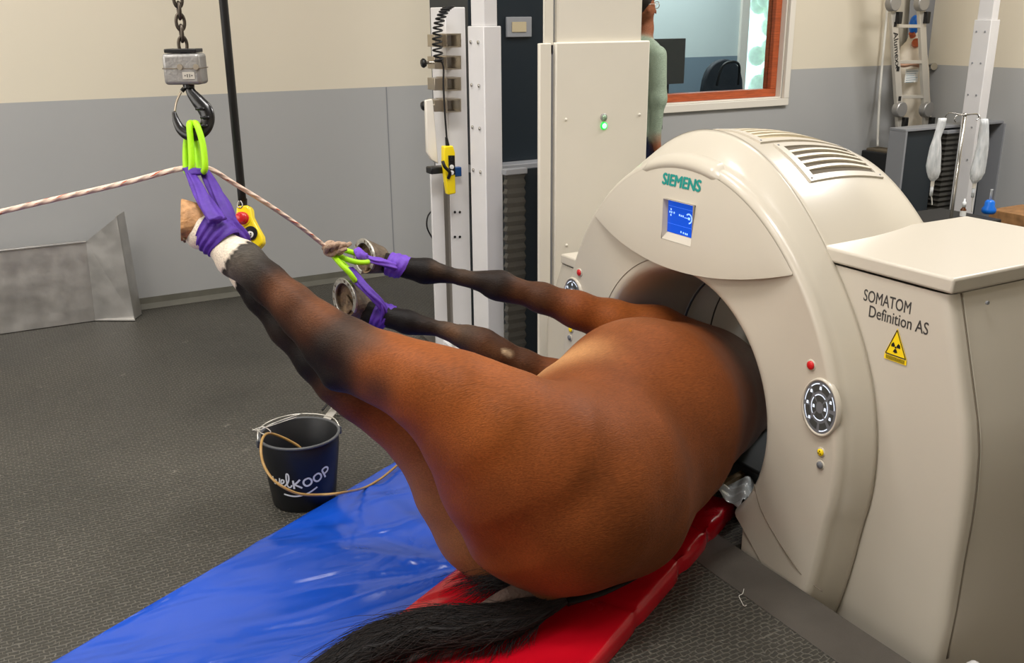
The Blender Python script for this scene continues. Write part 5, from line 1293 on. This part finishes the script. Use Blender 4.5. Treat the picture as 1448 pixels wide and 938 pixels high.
# ================================================================== PERSON
pr_ = empty('person', (3.72, 5.0, 0), 'person in sage green jacket and jeans standing behind the cream column, facing right', 'person')
Q = SDF((3.3, 4.6, 0.0), (4.15, 5.4, 1.9), .012); bx, by = 3.70, 5.0
jk, jn, skn, hr2 = (150, 166, 146), (40, 50, 80), (150, 94, 66), (30, 22, 18)
def pc_(a, b, ra, rb, c=jk, k=.04): Q.cone(a, b, ra, rb, lin(c), lin(c), k)
pc_((bx, by, .98), (bx-.01, by, 1.20), .14, .135, jk); pc_((bx-.01, by, 1.20), (bx-.01, by, 1.38), .135, .12, jk); pc_((bx, by-.08, 1.38), (bx, by+.08, 1.38), .085, .085, jk, .05)
pc_((bx, by-.17, 1.385), (bx, by-.20, 1.13), .055, .046); pc_((bx-.01, by-.20, 1.13), (bx-.01, by-.19, .90), .044, .034)
pc_((bx, by+.17, 1.385), (bx, by+.20, 1.13), .055, .046); pc_((bx-.01, by+.20, 1.13), (bx-.01, by+.20, .90), .044, .034)
pc_((bx, by, .90), (bx, by, .98), .132, .14, jk)
for s in (-1, 1):
    pc_((bx, by+s*.08, .88), (bx+.01, by+s*.09, .50), .085, .058, jn); pc_((bx+.01, by+s*.09, .50), (bx-.02, by+s*.09, .09), .055, .042, jn)
    pc_((bx-.03, by+s*.09, .05), (bx+.13, by+s*.10, .045), .042, .036, (30, 30, 32), .02)
    pc_((bx-.01, by+s*.20, .90), (bx, by+s*.20, .83), .028, .026, skn, .01)
    for kf in range(4): pc_((bx-.012+.012*kf, by+s*.198, .82), (bx-.006+.012*kf, by+s*.192, .755+.004*kf), .0085, .007, skn, .006)
    pc_((bx+.015, by+s*.19, .85), (bx+.042, by+s*.175, .805), .009, .008, skn, .006)
pc_((bx+.005, by, 1.42), (bx+.03, by, 1.53), .056, .052, skn, .02)
hx = bx-.01; hz = 1.66
pc_((hx-.015, by, hz+.04), (hx, by, hz), .092, .082, skn, .03); pc_((hx+.03, by, hz-.03), (hx+.05, by, hz-.085), .058, .036, skn, .03)
pc_((hx+.085, by, hz+.005), (hx+.108, by, hz-.028), .010, .014, skn, .014); pc_((hx+.078, by, hz-.062), (hx+.080, by, hz-.070), .015, .013, skn, .012)
for s in (-1, 1): pc_((hx-.005, by+s*.083, hz+.01), (hx-.008, by+s*.084, hz-.03), .012, .009, skn, .008)
Q.splits.append(((bx, by, .895), (0, 0, -1), .30, None, jn, .001)); Q.splits.append(((bx, by, .895), (0, 0, -1), .17, jk, jn, .12))
pbody = sdf_object(Q, 'body', M['coat'], pr_)
H2 = SDF((3.5, 4.85, 1.45), (3.95, 5.15, 1.9), .008)
H2.cone((hx-.03, by, hz+.055), (hx-.005, by, hz+.075), .102, .092, lin(hr2), lin(hr2), .03); H2.cone((hx-.06, by, hz+.02), (hx-.07, by, hz-.06), .07, .05, lin(hr2), lin(hr2), .04)
sdf_object(H2, 'hair', M['hair'], pr_, vcol=False)
gl = MB()
for s in (-1, 1):
    gl.tube([(hx+.092, by+s*(.034+.026*math.cos(t)), hz+.012+.020*math.sin(t)) for t in np.linspace(0, 2*math.pi, 13)[:-1]], .0022, n=6, sub=2, closed=True)
    gl.tube([(hx+.092, by+s*.06, hz+.015), (hx+.05, by+s*.082, hz+.018), (hx-.01, by+s*.09, hz+.015)], .002, n=6)
gl.tube([(hx+.093, by-.009, hz+.014), (hx+.098, by, hz+.018), (hx+.093, by+.009, hz+.014)], .002, n=6)
gl.build('glasses', M['wire'], pr_, smooth=True)
MB().tube([(bx+.10, by-.10, 1.36), (bx+.115, by-.09, 1.15), (bx+.13, by-.07, .93)], .003, n=6).build('jacket_zip', M['black'], pr_, smooth=True)
eyes = MB()
for s in (-1, 1): eyes.ell((hx+.074, by+s*.032, hz+.010), (.011, .013, .010), 12, 8)
eyes.build('eyes', M['paper'], pr_, smooth=True)
iris = MB()
for s in (-1, 1): iris.ell((hx+.0825, by+s*.032, hz+.010), (.004, .0055, .0055), 10, 6)
iris.build('irises', M['hair'], pr_, smooth=True)

# ================================================================== RIGHT BACKGROUND
# grey cabinet and second telescopic column
rc = empty('grey_cabinet', (6.3, 5.0, 0), 'open grey metal cabinet with black bellows behind the drip stand', 'cabinet')
yr = 4.9; gx0, gx1 = xr(1276, 200, yr), xr(1420, 200, yr); gz = YP(1345, 178, yr)[2]; gx0 = xr(1284, 190, yr)
MB().box((gx0, yr+.02, gz-.02), (gx1, yr+.17, gz)).build('top_plate', M['grey_metal'], rc, bevel=.003)
MB().box((gx0, yr+.02, 0), (gx0+.02, yr+.17, gz-.02)).build('side_panel', M['grey_metal'], rc)
MB().box((gx1-.03, yr-.0, 0), (gx1, yr+.17, gz-.02)).build('side_panel', M['grey_metal'], rc)
MB().box((gx0+.03, yr+.155, 0), (gx1-.03, yr+.17, gz-.02)).build('rear_panel', M['anthracite'], rc)
MB().box((gx0+.03, yr+.05, 0), (xr(1320, 220, yr+.05), yr+.155, gz-.03)).build('inner_panel', M['anthracite'], rc)
bellows(rc, 1325, 1352, yr+.0, gz-.06, .02, .15, n=18)
rcc = empty('telescopic_column', (6.7, 4.75, 0), 'white telescopic steel column beside the drip bags at the right', 'column')
yq = 4.70; a_, b_ = xr(1384, 160, yq), xr(1396, 160, yq); z28 = YP(1390, 28, yq)[2]
MB().box((a_, yq, 0), (b_, yq+.14, z28)).build('lower_section', M['steel_white'], rcc, bevel=.004)
MB().box((a_+.012, yq+.012, z28), (b_-.012, yq+.128, CH-.02)).build('upper_section', M['steel_white'], rcc, bevel=.003)
for py in (45, 90, 135, 180, 225):
    for f in (.04, .11):
        MB().lathe([(.007, 0), (.007, .003), (.0005, .004)], (a_, yq+f, YP(1390, py, yq)[2]), (-1, 0, 0), 8).build('bolt', M['grey_metal'], rcc)
# ladder
lx = empty('folding_ladder', (6.7, 5.45, 0), 'folding aluminium ladder leaning in the back corner, with black lettering', 'ladder')
yl = 5.42
def LP(px, py, y=yl): return YP(px, py, y)
def lad_rail(p, q, w=.068, dp=.03, nm='rail'):
    MB().beam(p, q, w, dp, up=(0, -1, 0)).build(nm, M['alu_pale'], lx, bevel=.002)
LT, LB = LP(1262, 8), LP(1271, 158); RT_, RB_ = LP(1302, 8), LP(1309, 158)
dl = (LB-LT)/np.linalg.norm(LB-LT); dr_ = (RB_-RT_)/np.linalg.norm(RB_-RT_)
lad_rail(LT, LB); lad_rail(RT_, RB_)
lad_rail(LT-dl*.02, LT-dl*.9+np.array([0, .1, 0])); lad_rail(RT_-dr_*.02, RT_-dr_*.9+np.array([0, .1, 0]))
lb2 = LB.copy(); zb = LB+(LB-LT)/(LT[2]-LB[2])*LB[2]; zr = RB_+(RB_-RT_)/(RT_[2]-RB_[2])*RB_[2]
lad_rail(LB, zb); lad_rail(RB_, zr)
for pyl, pyr in ((36, 36), (86, 85), (136, 134), (-20, -20), (195, 195), (245, 245)):
    t = (pyl-8)/150; a1 = LT+(LB-LT)*t; b1 = RT_+(RB_-RT_)*t
    MB().beam(a1, b1, .026, .026, up=(0, -1, 0)).build('rung', M['alu_pale'], lx, bevel=.003)
for p in (LT, LB, RT_, RB_):
    hj = MB(); hj.lathe([(.0005, -.03), (.056, -.03), (.062, -.024), (.062, .024), (.056, .03), (.0005, .03)], p+np.array([-.02, -.02, 0.02]), (0, 1, 0), 24, cap=False)
    h_ = hj.build('hinge', M['cast'], lx, smooth=True); h_.data.set_sharp_from_angle(angle=.6)
    MB().obox(p+np.array([.05, -.03, -.09]), (.02, 0, 0), (0, .02, 0), (0, 0, .045)).build('hinge_lock', M['black'], lx, bevel=.005)
dlu = -dl
for t_ in (.17, .585, .87): MB().obox(LT+(LB-LT)*t_+np.array([0, -.017, 0]), (.014, 0, 0), (0, .002, 0), (0, 0, .018)).build('rail_plug', M['black'], lx)
tm = text_mb('Alumexx', .072, LT+(LB-LT)*.245+np.array([-.014, -.0165, 0]), dl, np.array([-dl[2], 0, dl[0]])*-1.0, thick=0, bold=.002, spacing=1.05)
o0 = LT+(LB-LT)*.245+np.array([-.026, -.0165, 0]); ux_ = dl/np.linalg.norm(dl); uy_ = np.cross((0, -1, 0), ux_); uy_ = np.cross(ux_, (0, 1, 0)); 
if uy_[0] < 0: uy_ = -uy_
tm = text_mb('Alumexx', .072, o0, ux_, uy_, thick=0, bold=.0012); k_ = .285/tm.w
tm.v = [tuple(o0+(np.array(v)-o0)@ux_*k_*ux_+((np.array(v)-o0)-((np.array(v)-o0)@ux_)*ux_)) for v in tm.v]
tm.build('lettering', M['black'], lx)
# grey beam and white sack behind the ladder
gb = MB().beam(YP(1300, -40, 5.6), YP(1290, 75, 5.6), .22, .10, up=(0, -1, 0)); gb = MB().hexa([YP(1283, -30, 5.68), YP(1328, -30, 5.68), YP(1328, -30, 5.76), YP(1283, -30, 5.76)][:0]+[YP(1281, 80, 5.70), YP(1312, 92, 5.70), YP(1314, 92, 5.77), YP(1281, 80, 5.77), YP(1290, -40, 5.70), YP(1332, -40, 5.70), YP(1332, -40, 5.77), YP(1290, -40, 5.77)])
tag(gb.build('wall_post', M['grey_metal'], bevel=.004), 'sloping blue-grey steel post on the wall behind the ladder', 'post')
sk = empty('gas_sack', YP(1294, 150, 5.60), 'white plastic sack hanging behind the ladder rungs', 'sack')
sm_ = MB(); prf_ = []
cA = YP(1292, 40, 5.62)
mbk = MB(); rows_ = [(1292, 46, .03), (1291, 58, .05), (1291, 66, .10), (1291, 78, .14), (1292, 100, .155), (1293, 130, .155), (1295, 160, .16), (1296, 200, .16), (1296, 230, .10)]
n_ = 24
for px, py, r_ in rows_:
    c_ = YP(px, py, 5.60)
    for k in range(n_):
        t = 2*math.pi*k/n_; mbk.v.append((c_[0]+r_*math.cos(t), 5.60+min(r_, .09)*math.sin(t), c_[2]))
mbk.f = [(i*n_+k, i*n_+(k+1) % n_, (i+1)*n_+(k+1) % n_, (i+1)*n_+k) for i in range(len(rows_)-1) for k in range(n_)]+[tuple(range(n_))]
mbk.build('sack', M['bag_white'], sk, smooth=True)
MB().ell(YP(1293, 35, 5.55), (.045, .04, .075), 16, 12).build('blue_cap', M['blue_plastic'], sk, smooth=True)
MB().cyl(YP(1291, 52, 5.55), YP(1289, 46, 5.55), .025, 12).build('orange_valve', M['wood'], sk)
MB().cyl(YP(1295, 62, 5.52), YP(1296, 60, 5.5), .035, 12).build('orange_valve', M['wood'], sk)
a1, b1 = YP(1281, 98, 5.495), YP(1297, 116, 5.495)
MB().box((a1[0], 5.492, b1[2]), (b1[0], 5.498, a1[2])).build('paper_label', M['paper'], sk)
lb = MB()
for k in range(6): lb.box((a1[0]+.01, 5.490, a1[2]-.02-.017*k), (b1[0]-.01-.02*(k % 3), 5.4925, a1[2]-.016-.017*k))
lb.build('label_lines', M['fluid'], sk)
MB().tube([YP(1273, 92, 5.50), YP(1281, 93, 5.48), YP(1290, 91, 5.48), YP(1302, 93, 5.48), YP(1310, 92, 5.50)], .014, n=10, ridge=3).build('rope_wrap', M['rope2'], sk, smooth=True)
MB().tube([YP(1316, 95, 5.66), YP(1321, 94, 5.6)], .03, n=10).build('wall_fitting', M['chrome'], sk)
# white cable and black device
wc = MB().tube([YP(1257, -20, 5.70), YP(1252, 40, 5.72), YP(1247, 95, 5.72), YP(1243, 150, 5.70), YP(1241, 207, 5.62)], .010, n=8, sub=8)
tag(wc.build('white_cable', M['white_cord'], smooth=True), 'white cable hanging on the wall left of the ladder', 'cable')
bd = empty('black_device', YP(1253, 232, 5.45), 'small black and brown device on the wall below the white cable', 'device')
c_ = YP(1252, 232, 5.55); MB().box((c_[0]-.11, 5.42, 0), (c_[0]+.06, 5.72, c_[2]+.105)).build('stand_block', M['black'], bd, bevel=.01)
MB().box((c_[0]-.08, 5.40, c_[2]+.06), (c_[0]+.07, 5.70, c_[2]+.125)).build('device_cap', M['vent_dark'], bd, bevel=.01)
MB().box((c_[0]-.02, 5.412, c_[2]-.09), (c_[0]+.03, 5.425, c_[2]+.03)).build('face_plate', M['amber'], bd, bevel=.004)
# drip stand
yv = 3.62
dp_ = empty('drip_stand', (YP(1345, 280, yv)[0], yv, 0), 'chrome drip stand with hooks behind the scanner', 'stand')
pb_ = YP(1346, 300, yv); pt_ = YP(1357, 165, yv); xx = pb_[0]
MB().cyl((xx, yv, 0.02), (xx, yv, pt_[2]), .010, 14).build('pole', M['chrome'], dp_, smooth=True)
zt = YP(1357, 163, yv)[2]
def hookw(x1, s):
    MB().tube([(xx, yv, zt-.004), (xx+s*x1*.6, yv-.01, zt+.002), (xx+s*x1, yv-.01, zt), (xx+s*(x1+.015), yv-.01, zt-.02), (xx+s*x1, yv-.01, zt-.035)], .0032, n=8).build('hook_arm', M['chrome'], dp_, smooth=True)
hookw(.085, -1); hookw(.095, 1)
MB().tube([(xx, yv, zt), (xx, yv-.08, zt+.008), (xx, yv-.10, zt-.015)], .003, n=8).build('hook_arm', M['chrome'], dp_, smooth=True)
MB().tube([(xx, yv, zt), (xx-.03, yv+.08, zt+.006), (xx-.035, yv+.10, zt-.02)], .003, n=8).build('hook_arm', M['chrome'], dp_, smooth=True)
MB().ell((xx, yv, zt), (.014, .014, .010), 12, 8).build('hook_hub', M['chrome'], dp_, smooth=True)
for k in range(5):
    a_ = k*2*math.pi/5; MB().tube([(xx, yv, .10), (xx+.26*math.cos(a_), yv+.26*math.sin(a_), .035)], .010, n=8).build('leg', M['chrome'], dp_, smooth=True)
def ivbag(px, top, pts, lab, tube_end):
    g = empty('drip_bag', YP(px, top, yv-.01), lab, 'drip bag', 'drip bags')
    mb = MB(); n_ = 30
    for x, y, hw_ in pts:
        c_ = YP(x, y, yv-.01); r_ = hw_/F*((R@(c_-C))[2])
        for k in range(n_):
            t = 2*math.pi*k/n_; rr = r_*(1+.05*math.sin(3*t+y*.3))
            mb.v.append((c_[0]+rr*math.cos(t), yv-.01+min(rr, .035)*.75*math.sin(t), c_[2]))
    m_ = len(pts); mb.f = [(i*n_+k, i*n_+(k+1) % n_, (i+1)*n_+(k+1) % n_, (i+1)*n_+k) for i in range(m_-1) for k in range(n_)]+[tuple(range(n_)), tuple(range((m_-1)*n_, m_*n_))]
    mb.build('bag', M['bag'], g, smooth=True)
    b_ = pts[-1]; c_ = YP(b_[0], b_[1], yv-.01)
    MB().cyl(c_, c_-up*.03, .010, 12).build('port', M['white_paint'], g)
    e = YP(tube_end[0], tube_end[1], yv-.01)
    MB().cyl(c_-up*.03, c_-up*.085, .009, 14).build('drip_chamber', M['bag'], g, smooth=True)
    MB().tube([c_-up*.085, (c_+e)/2-up*.03, e], .003, n=8).build('line', M['white_cord'], g, smooth=True)
ivbag(1330, 166, [(1333, 167, 6.5), (1332, 172, 7), (1329, 182, 6.5), (1325, 195, 6), (1323, 208, 9), (1321, 222, 12), (1320, 234, 13.5), (1320, 243, 12.5), (1320, 251, 8), (1319, 256, 3.5)], 'half-collapsed clear drip bag hanging left of the chrome pole', (1318, 290))
ivbag(1392, 168, [(1392, 168, 6), (1392, 176, 7), (1391, 190, 8.5), (1390, 203, 9.5), (1387, 220, 12), (1384, 235, 14), (1382, 245, 14), (1380, 253, 9), (1378, 259, 3.5)], 'clear drip bag with bluish streaks hanging right of the chrome pole', (1374, 300))
# black trolley with bottle and blue bulb
tr_ = empty('trolley', (YP(1375, 305, 3.9)[0], 3.9, 0), 'black trolley top behind the scanner lid carrying a bottle and blue bulb', 'trolley')
q0 = YP(1334, 296, 3.75); q1 = YP(1407, 306, 3.75); zt_ = YP(1395, 303, 3.85)[2]
MB().box((q0[0], 3.70, zt_-.05), (q1[0], 4.15, zt_)).build('tray', M['black_matte'], tr_, bevel=.008)
for x in (q0[0]+.03, q1[0]-.03):
    for y in (3.74, 4.1): MB().cyl((x, y, 0), (x, y, zt_-.05), .012, 10).build('leg', M['black'], tr_)
MB().tube([(q0[0]+.02, 3.72, zt_+.03), (q0[0]+.10, 3.70, zt_+.045), (q0[0]+.20, 3.71, zt_+.03)], .012, n=10).build('rail', M['chrome'], tr_, smooth=True)
bt_ = empty('vial', YP(1362, 299, 3.86), 'small amber vial with white and teal cap on the black trolley', 'bottle')
v0 = YP(1362, 299, 3.86); v0[2] = zt_
MB().lathe([(.0005, 0), (.018, 0), (.018, .05), (.010, .062), (.009, .07)], v0, n=20).build('bottle', M['amber'], bt_, smooth=True)
MB().lathe([(.0184, .01), (.0184, .044)], v0, n=20, cap=False).build('label', M['paper'], bt_)
MB().lathe([(.012, .068), (.012, .098), (.006, .10), (.005, .118), (.0005, .119)], v0, n=16).build('cap', M['white_print'], bt_, smooth=True)
bb = empty('bulb_syringe', YP(1398, 296, 3.86), 'blue rubber bulb with clear nozzle on the black trolley', 'bulb')
v1 = YP(1398, 299, 3.86); v1[2] = zt_
MB().lathe([(.0005, 0), (.036, .0), (.044, .012), (.044, .03), (.032, .048), (.030, .075), (.022, .085), (.012, .088)], v1, n=28).build('bulb', M['blue_plastic'], bb, smooth=True)
MB().lathe([(.009, .085), (.008, .15), (.010, .155)], v1, n=12).build('nozzle', M['bag'], bb, smooth=True)
bx_ = MB(); v2 = YP(1444, 305, 4.1); bx_.box((v2[0]-.07, 4.0, 0), (v2[0]+.30, 4.3, v2[2]+.02)); tag(bx_.build('cardboard_box', M['brown'], bevel=.004), 'brown cardboard box at the right edge behind the scanner lid', 'box')
# grey foot piece in the pit right of the mat edge
fp = MB().box((1.955, 1.02, -.30), (2.10, 1.29, -.012)); tag(fp.build('pit_step', M['steel_white'], bevel=.01), 'pale grey block in the floor gap below the scanner side', 'block')
# thread on the floor
th = MB().tube([ZP(1052, 833, .005), ZP(1050, 840, .005), ZP(1045, 843, .006), ZP(1048, 850, .005), ZP(1052, 857, .004), ZP(1046, 839, .006)][:5]+[ZP(1056, 856, .004)], .0009, n=5)
tag(th.build('thread', M['white_cord'], smooth=True), 'short curled white thread on the black floor right of the red mat', 'thread')

# ================================================================== LIGHTS AND CAMERA
def area(name, loc, sx, sy, power, col=(1, .975, .945)):
    l = bpy.data.lights.new(name, 'AREA'); l.shape = 'RECTANGLE'; l.size = sx; l.size_y = sy; l.energy = power; l.color = col
    o = bpy.data.objects.new(name, l); COL.objects.link(o); o.location = loc; return o
P_ = 52
for x, y, k in ((-1.7, 2.2, .8), (-1.5, 4.2, .5), (.8, 1.45, 1.3), (.6, .5, .35), (.6, 3.4, .8), (3.2, 3.3, .45), (4.9, 2.3, 1.4), (5.7, 3.0, 1.7)):  # ceiling panels; the weak frontmost one is fill added over the foreground
    area('ceiling_and_fill_light', (x, y, CH-.06), 1.2, .6, P_*k)
fill_ = area('side_fill_light', (XL+.05, 2.6, 2.1), 1.4, 4.0, 45, (1, .99, .98)); fill_.rotation_euler = (0, math.radians(-90), 0)  # unseen fill from the left, added to brighten the left-facing sides
w = bpy.data.worlds.new('world'); w.use_nodes = True; bpy.context.scene.world = w
w.node_tree.nodes['Background'].inputs[0].default_value = (.75, .85, 1, 1); w.node_tree.nodes['Background'].inputs[1].default_value = .4
cam = bpy.data.cameras.new('camera'); cam.sensor_width = 36.0; cam.lens = F/1448*36.0; cam.clip_start = .05
co = bpy.data.objects.new('camera', cam); COL.objects.link(co)
Mx = Matrix([[R[0][0], -R[1][0], -R[2][0], C[0]], [R[0][1], -R[1][1], -R[2][1], C[1]], [R[0][2], -R[1][2], -R[2][2], C[2]], [0, 0, 0, 1]])
co.matrix_world = Mx
scn_ = bpy.context.scene; scn_.camera = co
scn_.view_settings.view_transform = 'Standard'; scn_.view_settings.look = 'None'; scn_.view_settings.gamma = 1; scn_.view_settings.use_curve_mapping = False
scn_.view_settings.exposure = 0.0
scn_.cycles.use_denoising = True; scn_.cycles.max_bounces = 8; scn_.cycles.sample_clamp_indirect = 6
